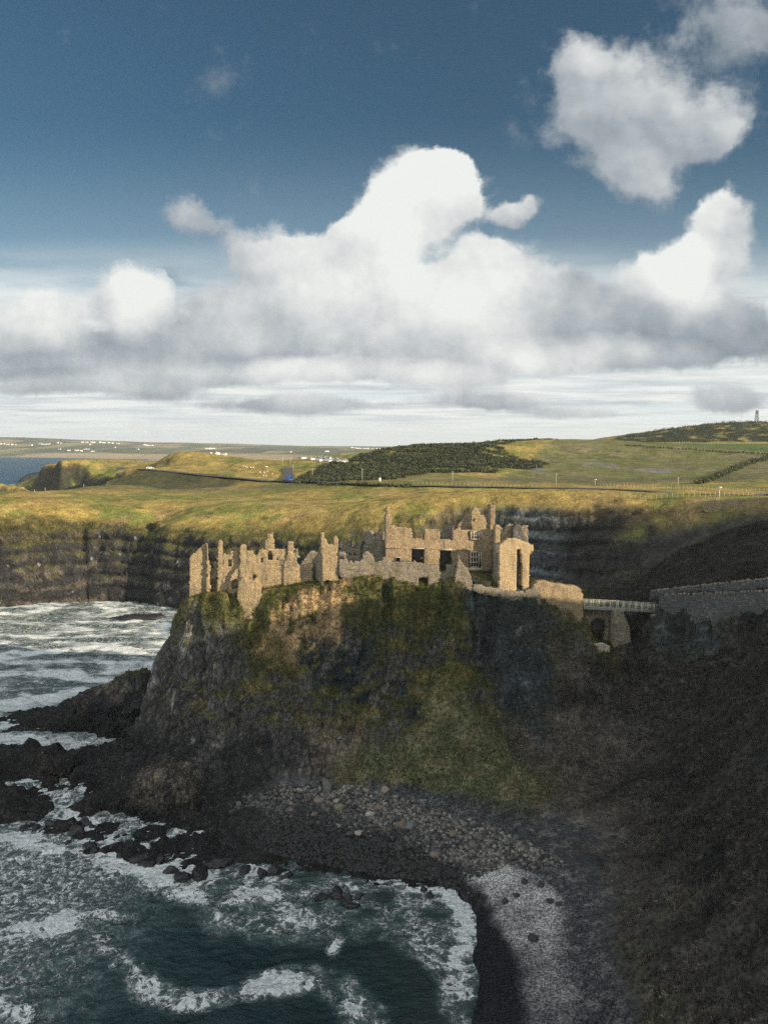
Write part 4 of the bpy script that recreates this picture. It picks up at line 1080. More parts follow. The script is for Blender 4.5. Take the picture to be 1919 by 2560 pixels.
wl = add('bay_window', win(1040, 1118, 332, 406, 2, 1137), M_PALE, mh)
wl2 = add('bay_window', win(1037, 1113, 526, 670, 3, 1136), M_PALE, mh)
sill = add('window_sill', [strip(plM, z2(1012, 690), z2(1150, 690), .55, -.34, .30)], M_PALE, mh)
for a_, b_ in (((245, 492), (480, 492)), ((604, 494), (748, 496)), ((866, 508), (1018, 510)), ((1142, 510), (1262, 512))):
    add('string_course', [strip(plM, z2(*a_), z2(*b_), .13, -.10, .2)], M_SAND, mh)
add('lintel', [strip(plM, z2(480, 494), z2(606, 494), .16, -.14, .5)], M_PALE, mh)
add('lintel', [strip(plM, z2(748, 506), z2(868, 506), .16, -.14, .5)], M_PALE, mh)
add('window_surround', [strip(plM, z2(308, 577), z2(384, 577), .12, -.13, .3), strip(plM, z2(310, 580), z2(310, 630), .1, -.128, .3), strip(plM, z2(381, 580), z2(381, 630), .1, -.128, .3)], M_PALE, mh)

# gatehouse
gh = thing('ruined_gatehouse', (23, 131, 29), 'ochre square gatehouse tower with corbelled corner turrets and a tall dark breach', 'gatehouse')
plP = Plane(1285, 130.2, 10)
wall('front_wall', plP, Z2([(1310, 960), (1310, 452), (1340, 440), (1362, 420), (1392, 402), (1470, 400), (1490, 420), (1545, 430), (1604, 452), (1602, 500), (1592, 560), (1588, 960)]),
     [Z2([(1464, 960), (1472, 640), (1474, 508), (1510, 504), (1522, 640), (1528, 860), (1532, 960)])], M_ASH, gh, thick=1.1, cell=.17, rough=.035, seed=35)
wall('side_wall', Plane(1249, 130.2, -58), Z2([(1236, 980), (1246, 860), (1248, 460), (1312, 452), (1312, 980)]), (), M_GREY, gh, thick=1.0, seed=36)
wall('side_wall', Plane(1312, 130.9, 95), [(.9, 26), (.9, 37.5), (2, 37.8), (4, 38.6), (5, 38), (5, 26)], (), M_ASH, gh, thick=.7, seed=37, raw=True)
wall('rear_wall', plP.shift(4), Z2([(1268, 900), (1268, 292), (1290, 266), (1318, 278), (1342, 300), (1356, 340), (1366, 310), (1386, 272), (1412, 262), (1442, 276), (1456, 300), (1458, 400), (1500, 420), (1502, 320), (1516, 286), (1546, 280), (1576, 286), (1578, 900)]),
     [Z2([(1318, 440), (1320, 372), (1332, 372), (1334, 440)]), Z2([(1538, 404), (1540, 384), (1552, 384), (1554, 404)])], M_SAND, gh, thick=1.0, seed=38)
wall('breach_shade_panel', plP.shift(1.3), Z2([(1440, 900), (1450, 470), (1545, 470), (1555, 900)]), (), M_DARKW, gh, thick=.4, seed=50)  # added dark sheet that gives the breach its shade
wall('dark_backing_wall', plP.shift(2.6), Z2([(1440, 900), (1440, 300), (1470, 272), (1506, 280), (1530, 320), (1560, 400), (1560, 900)]), (), M_DARKW, gh, thick=1.0, seed=39)  # dark wall deeper behind the breach, shade in its colour


def lathe(cx, cy, prof, n=28, jit=.03):
    V = []; F = []
    for j, (r, z) in enumerate(prof):
        for i in range(n):
            a = 2 * math.pi * i / n; rr = r + jit * math.sin(i * 12.9 + j * 78.2)
            V.append((cx + rr * math.cos(a), cy + rr * math.sin(a), z))
    for j in range(len(prof) - 1):
        for i in range(n):
            F.append((j * n + i, j * n + (i + 1) % n, (j + 1) * n + (i + 1) % n, (j + 1) * n + i))
    return np.array(V), np.array(F)


def turret(px, yt, yb, Y, r):
    x0, _, z1 = PY(px, yt, Y); z0 = PY(px, yb, Y)[2]; h = z1 - z0
    prof = [(.05, z0), (r * .45, z0 + .06 * h), (r * .52, z0 + .22 * h), (r * .72, z0 + .24 * h), (r * .76, z0 + .38 * h), (r * .95, z0 + .40 * h), (r, z0 + .55 * h), (r, z0 + .8 * h), (r * .98, z1), (r * .7, z1 + .1), (r * .65, z1 - .6), (.02, z1 - .7)]
    return lathe(x0, Y, prof)


add('corner_turret', [turret(1251.0, 1362, 1396, 130.7, .85)], M_ASH, gh, smooth=False)
add('corner_turret', [turret(1322.0, 1362, 1388, 131.6, .7)], M_ASH, gh, smooth=False)
# low wall running from the buttress to the gatehouse, and the outer rampart
g = thing('low_boundary_wall', (17, 129.6, 29), 'low broken boundary wall edging the turf in front of the gatehouse', 'wall')
wall('wall', Plane(1250, 129.4, 4), Z2([(1060, 900), (1064, 835), (1120, 830), (1180, 850), (1240, 870), (1310, 880), (1400, 890), (1470, 900), (1540, 912), (1600, 880), (1640, 865), (1700, 880), (1700, 1030), (1540, 1010), (1400, 990), (1300, 960), (1180, 930)]), (), M_GREY, g, thick=.9, seed=40)
g = thing('outer_rampart', (29, 133, 26), 'broad sunlit rubble rampart where the footbridge begins', 'rampart')
wall('wall', Plane(1400, 132.0, 14), Z3([(50, 760), (55, 625), (90, 600), (132, 577), (240, 588), (350, 602), (400, 630), (418, 662), (414, 760), (405, 900), (330, 860), (200, 800)]), (), M_PINK, g, thick=2.6, seed=41, batter=.04)

# ------------------------------------------------------------------ footbridge and its stone arch
def mat_plain(name, col, rough=.7, metal=0.0, var=.25, scale=3.0):
    m, k, b = material(name)
    p = k.node('ShaderNodeNewGeometry').outputs['Position']
    f = k.lin(k.noise(p, scale, 5, .65), .3, .7, 1 - var, 1 + var)
    k.put(b.inputs['Base Color'], k.mix(1.0, col, k.comb(f, f, f), 'MULTIPLY'))
    b.inputs['Roughness'].default_value = rough; b.inputs['Metallic'].default_value = metal
    return m


M_RAIL = mat_plain('weathered_rail', (.52, .50, .40), .6)
M_CONC = mat_plain('stained_concrete', (.15, .148, .125), .9, 0, .5, 1.4)
M_WOOD = mat_plain('bleached_wood', (.40, .35, .275), .85)
M_DARK = mat_plain('dark_metal', (.09, .095, .10), .6)
M_WHITE = mat_plain('white_paint', (.80, .79, .75), .6, 0, .08)
M_ROAD = mat_plain('worn_asphalt', (.060, .064, .072), .85, 0, .2, .4)
BA = np.array(PY(1454, 1516, 133.4)); BB = np.array(PY(1642, 1526, 138.0))


def bar(a, b, w, h=None):
    a = np.asarray(a, float); b = np.asarray(b, float); h = h or w
    d = (b - a) / np.linalg.norm(b - a); up = np.array([0, 0, 1.0]) if abs(d[2]) < .9 else np.array([0, 1.0, 0])
    s = np.cross(d, up); s /= np.linalg.norm(s); u = np.cross(s, d)
    V = [q + i * s * w / 2 + j * u * h / 2 for q in (a, b) for i, j in ((-1, -1), (1, -1), (1, 1), (-1, 1))]
    return np.array(V), np.array([(0, 1, 2, 3), (7, 6, 5, 4), (0, 4, 5, 1), (1, 5, 6, 2), (2, 6, 7, 3), (3, 7, 4, 0)])


fb = thing('footbridge', tuple(BA), 'narrow footbridge with pale barred railings crossing the gully to the ruin', 'footbridge')
dirb = (BB - BA) / np.linalg.norm(BB - BA); sd = np.cross(dirb, (0, 0, 1)); sd /= np.linalg.norm(sd)
add('deck', [bar(BA + (0, 0, -.25) - sd * -0, BB + (0, 0, -.25), 1.7, .18), bar(BA - sd * .75 + (0, 0, -.22), BB - sd * .75 + (0, 0, -.22), .16, .42), bar(BA + sd * .75 + (0, 0, -.22), BB + sd * .75 + (0, 0, -.22), .16, .42)], M_CONC, fb)
for sgn in (1, -1):
    o = sd * .72 * sgn; rail = [bar(BA + o + (0, 0, 1.22), BB + o + (0, 0, 1.22), .07), bar(BA + o + (0, 0, .12), BB + o + (0, 0, .12), .05)]
    n = 64
    for i in range(n):
        q = BA + (BB - BA) * (i + .5) / n + o; rail.append(bar(q + (0, 0, .1), q + (0, 0, 1.2), .032))
    rl = add('railing', rail, M_RAIL, fb)
    for i in range(13):
        q = BA + (BB - BA) * i / 12 + o
        add('post', [bar(q + (0, 0, -.35), q + (0, 0, 1.28), .085)], M_RAIL, fb)
add('abutment', [bar(BB - dirb * .9 + (0, 0, -2.6), BB - dirb * .9 + (0, 0, -.5), 1.3, 2.0)], M_GREY, fb)
g = thing('stone_arch', (36, 134.5, 18), 'old stone arch with a round dark opening beneath the footbridge', 'arch')
cc = [(520 + 62 * math.cos(t), 885 - (66 if math.sin(t) > 0 else 110) * math.sin(t)) for t in np.linspace(0, 2 * math.pi, 24, endpoint=False)]
wall('wall', Plane(1490, 135.0, 14), Z3([(395, 1180), (400, 752), (624, 768), (624, 1000), (610, 1180)]), [Z3(cc)], M_GREY, g, thick=1.8, cell=.18, seed=42)
wall('dark_back_wall', Plane(1490, 138.6, 14), Z3([(395, 1120), (400, 800), (624, 800), (624, 1120)]), (), M_DARKW, g, thick=.6, seed=46)  # dark wall behind the arch, its colour supplying the opening's shade
g = thing('stone_pier', (40, 134.6, 18), 'pale leaning stone pier holding up the middle of the footbridge', 'pier')
wall('wall', Plane(1550, 134.4, 16), Z3([(612, 1100), (622, 960), (624, 768), (690, 768), (702, 820), (728, 880), (742, 1100)]), (), mat_pier if 'mat_pier' in globals() else M_GREY, g, thick=2.0, cell=.18, seed=43, batter=.03)
q = PY(1490, 1620, 131.5)
g = thing('collapsed_slab', (q[0], q[1], q[2]), 'pale fallen slab of walling on the slope below the arch', 'slab')
wall('slab', Plane(1490, 131.8, 20), Z3([(448, 1010), (455, 985), (520, 986), (560, 992), (598, 1006), (598, 1060), (520, 1060)]), (), M_PALE, g, thick=.7, cell=.16, seed=44)

# mainland walls beside the approach path
M_SPECK = stone_mat('speckled_basalt_wall', (.155, .158, .158), (.115, .118, .12), (.42, .415, .40), (.04, .045, .05), 2.8)
M_COPE = stone_mat('lichened_coping', (.34, .31, .26), (.24, .22, .19), (.55, .52, .46))
x1 = PY(1640, 1500, 138)[0]; x2 = PY(1925, 1500, 124.5)[0]
aT = math.degrees(math.atan2(124.5 - 138, x2 - x1))
plT = Plane(1640, 138.0, aT)


def coping(pl, p0, p1, n, off, seed):
    r = np.random.default_rng(seed); (s0, z0), (s1, z1) = pl.sz(*p0), pl.sz(*p1); parts = []
    for i in range(n):
        t = (i + r.uniform(.1, .9)) / n; s = s0 + (s1 - s0) * t; zz = z0 + (z1 - z0) * t; hh = r.uniform(.18, .42); ww = r.uniform(.2, .5)
        c = pl.w([s], [off + r.uniform(-.05, .1)], [zz])[0]
        v, f = box_np(c[0], c[1], c[2] - .1, c[2] + hh, ww, .45, aT + r.uniform(-20, 20)); v = v + r.uniform(-.05, .05, v.shape); parts.append((v, f))
    return parts


g = thing('parapet_wall', (50, 137, 25), 'dark rubble retaining wall with a row of white stones, nearer side of the path', 'wall')
wall('wall', plT, Z3([(922, 900), (925, 672), (960, 666), (1300, 655), (1700, 640), (2450, 618), (2450, 900), (1700, 840), (1450, 880), (1200, 920)]), (), M_SPECK, g, thick=.8, cell=.22, seed=45)
add('coping', coping(plT, (1658, 1489), (2205, 1471), 62, .25, 5), M_COPE, g)
g = thing('parapet_wall', (50, 140, 26), 'rubble wall with a sunlit crest, farther side of the path to the bridge', 'wall')
plT2 = plT.shift(3.0)
wall('wall', plT2, Z3([(862, 800), (865, 645), (930, 632), (1300, 600), (1700, 556), (2450, 470), (2450, 760), (1700, 720)]), (), M_SPECK, g, thick=.8, cell=.22, seed=47)
add('coping', coping(plT2, (1624, 1480), (2205, 1417), 96, .25, 6), M_COPE, g)
qw = hit(1850, 1262)
g = thing('roadside_wall', tuple(qw), 'sunlit stone wall along the top of the dark slope below the road', 'wall')
plR = Plane(1850, qw[1], -14)
wall('wall', plR, Z3([(1212, 110), (1215, 38), (1300, 34), (1480, 22), (1700, 6), (1700, 110)]), (), M_SAND, g, thick=.7, cell=.28, seed=48)


# ------------------------------------------------------------------ road, poles, fences, hedges
def ribbon(name, pix, width, lift, mat, world=False):
    c = np.array([hit(*p) for p in pix]) if not world else np.array(pix, float)
    seg = np.linalg.norm(np.diff(c[:, :2], axis=0), axis=1); cu = np.concatenate([[0], np.cumsum(seg)]); n = int(cu[-1] / 3) + 2
    t = np.linspace(0, cu[-1], n); xx = np.interp(t, cu, c[:, 0]); yy = np.interp(t, cu, c[:, 1])
    k_ = np.hanning(15); k_ /= k_.sum()
    xx = np.convolve(np.pad(xx, 7, mode='edge'), k_, 'valid'); yy = np.convolve(np.pad(yy, 7, mode='edge'), k_, 'valid')
    tx = np.gradient(xx); ty = np.gradient(yy); L = np.hypot(tx, ty) + 1e-9
    nxv, nyv = -ty / L, tx / L; V = []
    m = 5
    zc = np.max([height(xx + nxv * width * f, yy + nyv * width * f) for f in (-.5, -.25, 0, .25, .5)], axis=0)
    zc = np.convolve(np.pad(zc, 7, mode='edge'), k_, 'valid') + lift
    for j in range(m):
        f = j / (m - 1) - .5; V.append(np.stack([xx + nxv * width * f, yy + nyv * width * f, zc - .02 * abs(f)], 1))
    V = np.stack(V, 1).reshape(-1, 3)
    return mesh_np(name, V, grid_faces(n, m), True)


road = ribbon('road', [(300, 1172), (345, 1172), (400, 1177), (470, 1186), (560, 1195), (640, 1202), (740, 1206), (860, 1211), (960, 1216), (1100, 1217), (1240, 1219), (1380, 1222), (1520, 1224), (1660, 1231), (1800, 1238), (1919, 1238), (2060, 1240)], 6.5, .35, M_ROAD)
tag(link('road', road, M_ROAD), kind='structure')
road2 = ribbon('road', [(718, 1205), (724, 1190), (718, 1178), (722, 1168)], 6.0, .5, M_ROAD)
tag(link('side_road', road2, M_ROAD), kind='structure')


def pole(px, yt, yb, label, cat='pole', head=None, w=.26, group=None, stay=False):
    p = hit(px, yb)
    if yb < 1060:
        p = np.array(PY(px, yb, 938)); p[2] = float(height(p[0], p[1]))
    H = (yb - yt) / FPX * p[1]
    o = thing('utility_pole' if cat == 'pole' else cat.replace(' ', '_'), tuple(p), label, cat, group)
    v, f = lathe(p[0], p[1], [(.02, p[2] - .4), (w / 2, p[2] - .4), (w / 2 * .75, p[2] + H), (.01, p[2] + H)], 8, 0)
    add('shaft', [(v, f)], M_WOOD if cat == 'pole' else M_RAIL, o)
    if cat == 'pole':
        add('crossarm', [bar(p + (-.6, 0, H - .35), p + (.6, 0, H - .35), .12)], M_WOOD, o)
    if stay:
        add('stay', [bar(p + (0, 0, H * .9), p + (1.6, 0, 0), .06)], M_DARK, o)
    if head == 'lamp':
        add('lamp_head', [bar(p + (-.2, 0, H), p + (.6, -.2, H + .05), .45, .35)], M_WHITE, o)
    return o


pole(905, 1171, 1203, 'bleached wooden pole in front of the dark gorse at the hill foot')
pole(1130.5, 1178, 1208, 'wooden pole at the edge of pale rough grass right of the gorse hill')
pole(706, 1145, 1166, 'pale pole just left of the side road crest')
pole(726, 1144, 1166, 'pale pole right beside the crest of the side road')
pole(733, 1160, 1186, 'wooden pole partway down the right verge of the side road')
pole(781, 1170, 1196, 'wooden pole with a slanting stay wire in the shaded hollow', stay=True)
pole(1389, 1183, 1215, 'wooden pole by the road below the middle of the green field')
pole(1693, 1193, 1224, 'slightly leaning wooden pole near the foot of the field hedge')
pole(1486, 1199, 1216, 'short post with a white head beside the road under the field', 'lamp post', 'lamp', .2)
pole(1796, 1219, 1246, 'pale lamp post standing above the roadside stone wall', 'lamp post', 'lamp', .24)
pole(1852, 1032, 1053, 'thin white pole on the hilltop left of the lattice mast', 'mast pole', None, .35)
# sign board
p = hit(949, 1205)
o = thing('roadside_sign', tuple(p), 'small white upright sign box beside the road at the gorse hill foot', 'sign')
hs_ = 10.5 / FPX * p[1]
add('board', [bar(p + (0, 0, .25), p + (0, 0, hs_), 5.5 / FPX * p[1], .35)], M_WHITE, o)
add('post', [bar(p + (0, .1, -.3), p + (0, .1, .3), .25)], M_WOOD, o)
# lattice mast
p = np.array(PY(1890, 1054, 938)); p[2] = float(height(p[0], p[1])); H = 36 / FPX * p[1]; bw = 8.0 / FPX * p[1]
o = thing('lattice_mast', tuple(p), 'grey lattice radio mast on top of the far dark hill', 'mast')
cor = [(-1, -1), (1, -1), (1, 1), (-1, 1)]; parts = []
for i in range(4):
    (a, c), (a2, c2) = cor[i], cor[(i + 1) % 4]
    parts.append(bar(p + (a * bw / 2, c * bw / 2, -1), p + (a * bw * .22, c * bw * .22, H * .85), .35))
    for j in range(6):
        f0, f1 = j / 6, (j + 1) / 6; w0, w1 = bw / 2 - bw * .28 * f0, bw / 2 - bw * .28 * f1
        parts.append(bar(p + (a * w0, c * w0, H * .85 * f0), p + (a2 * w1, c2 * w1, H * .85 * f1), .22))
        parts.append(bar(p + (a * w1, c * w1, H * .85 * f1), p + (a2 * w1, c2 * w1, H * .85 * f1), .22))
add('lattice', parts, M_DARK, o)
add('antenna_panel', [bar(p + (sx * .9, -.9, H * .62), p + (sx * .9, -.9, H * .86), .9, .5) for sx in (-1, 1)], M_DARK, o)
add('antenna_rod', [bar(p + (0, 0, H * .84), p + (0, 0, H * 1.0), .35)], M_WHITE, o)


def fence(pix, n, h, label, wire=True, w=.11):
    c = np.array([hit(*q) for q in pix]); seg = np.linalg.norm(np.diff(c[:, :2], axis=0), axis=1); cu = np.concatenate([[0], np.cumsum(seg)])
    o = thing('post_and_wire_fence', tuple(c[0]), label, 'fence'); tops = []
    for i in range(n):
        t = cu[-1] * i / (n - 1); x_, y_ = np.interp(t, cu, c[:, 0]), np.interp(t, cu, c[:, 1]); z_ = float(height(x_, y_)); hh = h * random.uniform(.9, 1.1)
        q = np.array([x_, y_, z_]); tops.append(q + (0, 0, hh * .9)); add('post', [bar(q + (0, 0, -.4), q + (random.uniform(-.06, .06), 0, hh), w)], M_WOOD, o)
    if wire:
        add('wire', [bar(a + (0, 0, -dz), b_ + (0, 0, -dz), .035) for a, b_ in zip(tops[:-1], tops[1:]) for dz in (0, .45)], M_DARK, o)
    return o


fence([(-20, 1236), (60, 1235), (110, 1231), (160, 1222), (210, 1218)], 34, 1.5, 'post fence along the cliff-top pasture before the dark headland', w=.15)
fence([(1035, 1212), (1120, 1213), (1250, 1217), (1340, 1219)], 30, 1.3, 'post fence by the road under the gorse and rough grass')
fence([(1500, 1216), (1640, 1222), (1760, 1226), (1919, 1231)], 44, 1.5, 'long post fence between the road and the big green field', w=.12)
fence([(1560, 1246), (1640, 1248), (1760, 1243), (1880, 1240)], 26, 1.3, 'post fence above the sunlit roadside wall')
fence([(1690, 1109), (1780, 1109), (1930, 1109)], 24, 1.6, 'post fence on the skyline edge of the upper field', w=.22)

M_LEAF = mat_plain('hedge_leaf', (.055, .065, .022), .8, 0, .5, .8)


def leafy(name, c, n, r, parent, mat, seed, size):
    """a spray of many small leaf-clump faces round a list of centres"""
    rg = np.random.default_rng(seed); k_ = rg.integers(0, len(c), n); u = rg.normal(size=(n, 3)); u /= np.linalg.norm(u, axis=1)[:, None]
    P_ = c[k_, :3] + u * c[k_, 3:4] * (rg.uniform(.25, 1, (n, 1)) ** .5) * np.array([1, 1, .8]); P_[:, 2] = np.maximum(P_[:, 2], c[k_, 2] - c[k_, 3] * .5)
    a = rg.normal(size=(n, 3)); a /= np.linalg.norm(a, axis=1)[:, None]; b_ = np.cross(a, rg.normal(size=(n, 3))); b_ /= np.linalg.norm(b_, axis=1)[:, None]
    s = (size * rg.uniform(.5, 1.3, n))[:, None]
    V = np.stack([P_ - a * s - b_ * s * .6, P_ + a * s - b_ * s * .6, P_ + a * s * .6 + b_ * s, P_ - a * s * .6 + b_ * s], 1).reshape(-1, 3)
    F = np.arange(4 * n).reshape(n, 4)
    return V, F


def hedge(pix, label, r, step, per, size, name='hedge', cat='hedge'):
    c = np.array([hit(*q) for q in pix]); seg = np.linalg.norm(np.diff(c[:, :2], axis=0), axis=1); cu = np.concatenate([[0], np.cumsum(seg)])
    n = int(cu[-1] / step) + 1; C_ = []
    for i in range(n):
        t = cu[-1] * i / max(1, n - 1); x_, y_ = np.interp(t, cu, c[:, 0]) + random.uniform(-.5, .5) * r, np.interp(t, cu, c[:, 1]) + random.uniform(-.5, .5) * r
        rr = r * random.uniform(.5, 1.25); C_.append((x_, y_, float(height(x_, y_)) + rr * .5, rr))
    V, F = leafy(name, np.array(C_), n * per, r, None, None, n, size)
    o = thing(name, tuple(c[0]), label, cat); link('foliage', mesh_np(name, V - c[0][None, :], F), M_LEAF, o)
    return o


hedge([(1745, 1210), (1790, 1195), (1830, 1178), (1870, 1160), (1925, 1146)], 'dark bushy hedge climbing along the edge of the big green field', 1.9, 2.0, 90, .32)
hedge([(1565, 1114), (1650, 1120), (1740, 1125), (1840, 1132), (1930, 1136)], 'thin low hedge line crossing the upper green field', .9, 2.5, 26, .35)
hedge([(800, 1213), (870, 1213), (960, 1217), (1020, 1218)], 'dark scrubby hedge on the verge below the white sign box', 1.3, 1.6, 70, .3)

# gorse: too dense to count
gi = np.where((gor > .45) & (farv > .5) & (fbm(X, Y, Z, 15, 4, .6, 241) > -.45))[0]
gi = gi[(np.abs(X[gi]) < .56 * Y[gi])]
sel = rng.choice(gi, min(len(gi), 5200), replace=False)
cen = np.stack([X[sel], Y[sel], Z[sel] + .3, rng.uniform(.7, 1.9, len(sel)) * (1 + (Y[sel] > 750) * .7)], 1)
V, F = leafy('gorse', cen, 120000, 1, None, None, 99, .42)
M_GORSE = mat_plain('gorse_leaf', (.040, .050, .020), .85, 0, .6, .25)
tag(link('gorse', mesh_np('gorse', V, F), M_GORSE), kind='stuff')

# ------------------------------------------------------------------ far houses, cars, sheep
M_RENDER = mat_plain('white_render', (.80, .79, .76), .8, 0, .05); M_SLATE = mat_plain('slate_roof', (.16, .16, .17), .8)


def house_mesh(w, d, h, rh):
    V = [(-w / 2, -d / 2, -2), (w / 2, -d / 2, -2), (w / 2, d / 2, -2), (-w / 2, d / 2, -2), (-w / 2, -d / 2, h), (w / 2, -d / 2, h), (w / 2, d / 2, h), (-w / 2, d / 2, h), (-w / 2, 0, h + rh), (w / 2, 0, h + rh),
         (-w / 2 - .3, -d / 2 - .4, h - .2), (w / 2 + .3, -d / 2 - .4, h - .2), (w / 2 + .3, d / 2 + .4, h - .2), (-w / 2 - .3, d / 2 + .4, h - .2), (-w / 2 - .3, 0, h + rh + .15), (w / 2 + .3, 0, h + rh + .15),
         (-w * .35, -.5, h), (-w * .35 + 1, -.5, h), (-w * .35 + 1, .5, h), (-w * .35, .5, h), (-w * .35, -.5, h + rh + 1.2), (-w * .35 + 1, -.5, h + rh + 1.2), (-w * .35 + 1, .5, h + rh + 1.2), (-w * .35, .5, h + rh + 1.2)]
    Fw = [(0, 1, 5, 4), (1, 2, 6, 5), (2, 3, 7, 6), (3, 0, 4, 7), (5, 6, 9), (7, 4, 8), (16, 17, 21, 20), (17, 18, 22, 21), (18, 19, 23, 22), (19, 16, 20, 23), (20, 21, 22, 23)]
    Fr = [(10, 11, 15, 14), (12, 13, 14, 15)]
    me = bpy.data.meshes.new('house'); me.from_pydata(V, [], Fw + Fr); me.materials.append(M_RENDER); me.materials.append(M_SLATE)
    for i, p_ in enumerate(me.polygons):
        p_.material_index = 1 if i >= len(Fw) else 0
    return me


HM = [house_mesh(16, 8, 5.5, 3), house_mesh(26, 9, 5, 3), house_mesh(12, 8, 6.5, 3.2)]


def c3(a, c): return (a / 5.527, 1070 + c / 5.527)
def c2(a, c): return (300 + a / 6.377, 1100 + c / 6.377)
def c1(a, c): return (560 + a / 6.377, 1100 + c / 6.377)
def c4(a, c): return (800 + a / 4.145, 1090 + c / 4.145)


GROUPS = [('small white house on the green hills across the bay', 'houses across the bay',
           [c3(*q) for q in ((18, 228), (60, 226), (110, 234), (150, 234), (175, 234), (215, 234), (560, 224), (585, 228), (615, 230), (670, 226), (690, 222), (850, 212), (825, 296), (1050, 314), (1080, 318), (1130, 322), (1180, 296), (1215, 296), (1285, 326),
                             (1590, 272), (1145, 200), (1205, 202), (1270, 202), (1305, 204), (1250, 230), (1390, 204), (1440, 208), (1510, 208), (1560, 216), (1610, 216), (1640, 218), (955, 316), (430, 244), (800, 212))]),
          ('small white house on the misty far fields beyond the grassy hill', 'houses beyond the grassy hill',
           [c2(*q) for q in ((285, 152), (380, 82), (430, 88), (470, 92), (510, 94), (1370, 142), (1400, 142), (1440, 142), (1490, 140), (1455, 212), (1560, 226), (1635, 232))] + [c1(1065, 198), c1(1640, 186), c4(70, 162)]),
          ('small pale house in the sunlit village at the foot of the gorse hill', 'village houses by the gorse hill',
           [c1(*q) for q in ((1410, 316), (1500, 318), (1540, 320), (1580, 324), (1620, 326))] + [c4(*q) for q in ((20, 250), (50, 254), (85, 256), (115, 260), (150, 258), (185, 260), (215, 262), (235, 270))]),
          ('pale distant house in the far town low on the horizon', 'far town houses', [c4(*q) for q in ((330, 122), (360, 126), (390, 130), (410, 133), (440, 131), (470, 133), (500, 133), (540, 134), (580, 134), (620, 134))])]
for lab, grp, ps in GROUPS:
    for i, (px, py) in enumerate(ps):
        q = hit(px, py, 300)
        o = bpy.data.objects.new('far_house', HM[int(rng.integers(0, 3))]); COL.objects.link(o); tag(o, lab, 'house', grp)
        o.location = (q[0], q[1], q[2] - .3); o.rotation_euler = (0, 0, rng.uniform(-.6, .6)); o.scale = [max(.25, min(1.7, (3.6 if 'village' in grp else 6) / FPX * q[1] / 16)) * rng.uniform(.75, 1.2)] * 3
q = hit(760, 1147, 300)
o = thing('farmhouse', tuple(q), 'white farmhouse with a dark outbuilding on the sunlit field beyond the side road', 'farmhouse')
me = house_mesh(14, 8, 5.5, 3.5); link('main_building', me, None, o, (0, 0, 0)); me = house_mesh(20, 7, 3.5, 2.2); me.materials[0] = M_SLATE; link('outbuilding', me, None, o, (-24, 6, 0))


def car(px, py, label, col, L, Wd, Hh, rot, van=False):
    q = hit(px, py); q = q + (0, 0, .45)
    o = thing('van' if van else 'car', tuple(q), label, 'van' if van else 'car'); o.rotation_euler = (0, 0, rot)
    paint = mat_plain('car_paint', col, .35, 0, .03); glass = mat_plain('dark_glass', (.02, .025, .03), .1)
    h1 = Hh * (.55 if not van else .5)

    def prism(prof, wd):
        n = len(prof); V = [(x_, -wd / 2, z_) for x_, z_ in prof] + [(x_, wd / 2, z_) for x_, z_ in prof]
        m_ = bpy.data.meshes.new('shape'); m_.from_pydata(V, [], [tuple(range(n)), tuple(range(2 * n - 1, n - 1, -1))] + [(i, n + i, n + (i + 1) % n, (i + 1) % n) for i in range(n)])
        return m_
    bd = [(-L / 2, .3), (L / 2, .3), (L / 2, h1 * .9), (L * .42, h1), (L * .2, h1 * 1.02), (L * .1, Hh), (-L * .48, Hh), (-L / 2, h1)] if van else [(-L / 2, .3), (L / 2, .3), (L / 2, h1 * .85), (L * .25, h1), (L * .08, Hh), (-L * .3, Hh), (-L * .46, h1 * 1.02), (-L / 2, h1 * .95)]
    link('body', prism(bd, Wd), paint, o)
    gl = [(L * .19, h1 * 1.06), (L * .09, Hh * .95), (-L * .28, Hh * .95), (-L * .40, h1 * 1.06)]
    link('window', prism(gl, Wd + .02), glass, o)
    for sx in (-.3, .31):
        for sy in (-1, 1):
            v, f = lathe(0, 0, [(.02, -.1), (.33, -.1), (.33, .1), (.02, .1)], 12, 0); v = v[:, [0, 2, 1]] + np.array([sx * L, sy * (Wd / 2 - .05), .33])
            link('wheel', mesh_np('wheel', v, f), M_DARK, o)


car(376, 1174, 'white car parked on the road along the dark slope', (.75, .76, .78), 4.6, 1.8, 1.5, .2)
car(724, 1204, 'blue van at the junction below the side road', (.03, .10, .32), 5.6, 2.1, 2.4, 1.2, True)

M_WOOL = mat_plain('sheep_wool', (.70, .66, .56), .95)


def blob(c, r, sub, jit, seed, squash=(1, 1, 1)):
    bm = bmesh.new(); bmesh.ops.create_icosphere(bm, subdivisions=sub, radius=1.0); V = np.array([v.co[:] for v in bm.verts]); F = np.array([[v.index for v in f.verts] for f in bm.faces]); bm.free()
    n = fbm(V[:, 0] + seed * 3.1, V[:, 1], V[:, 2], 1.1, 3, .55, seed)
    V = V * (1 + jit * n[:, None]) * np.array(squash) * r + np.array(c)
    return V, F


def tri_join(parts):
    return join_np(parts)


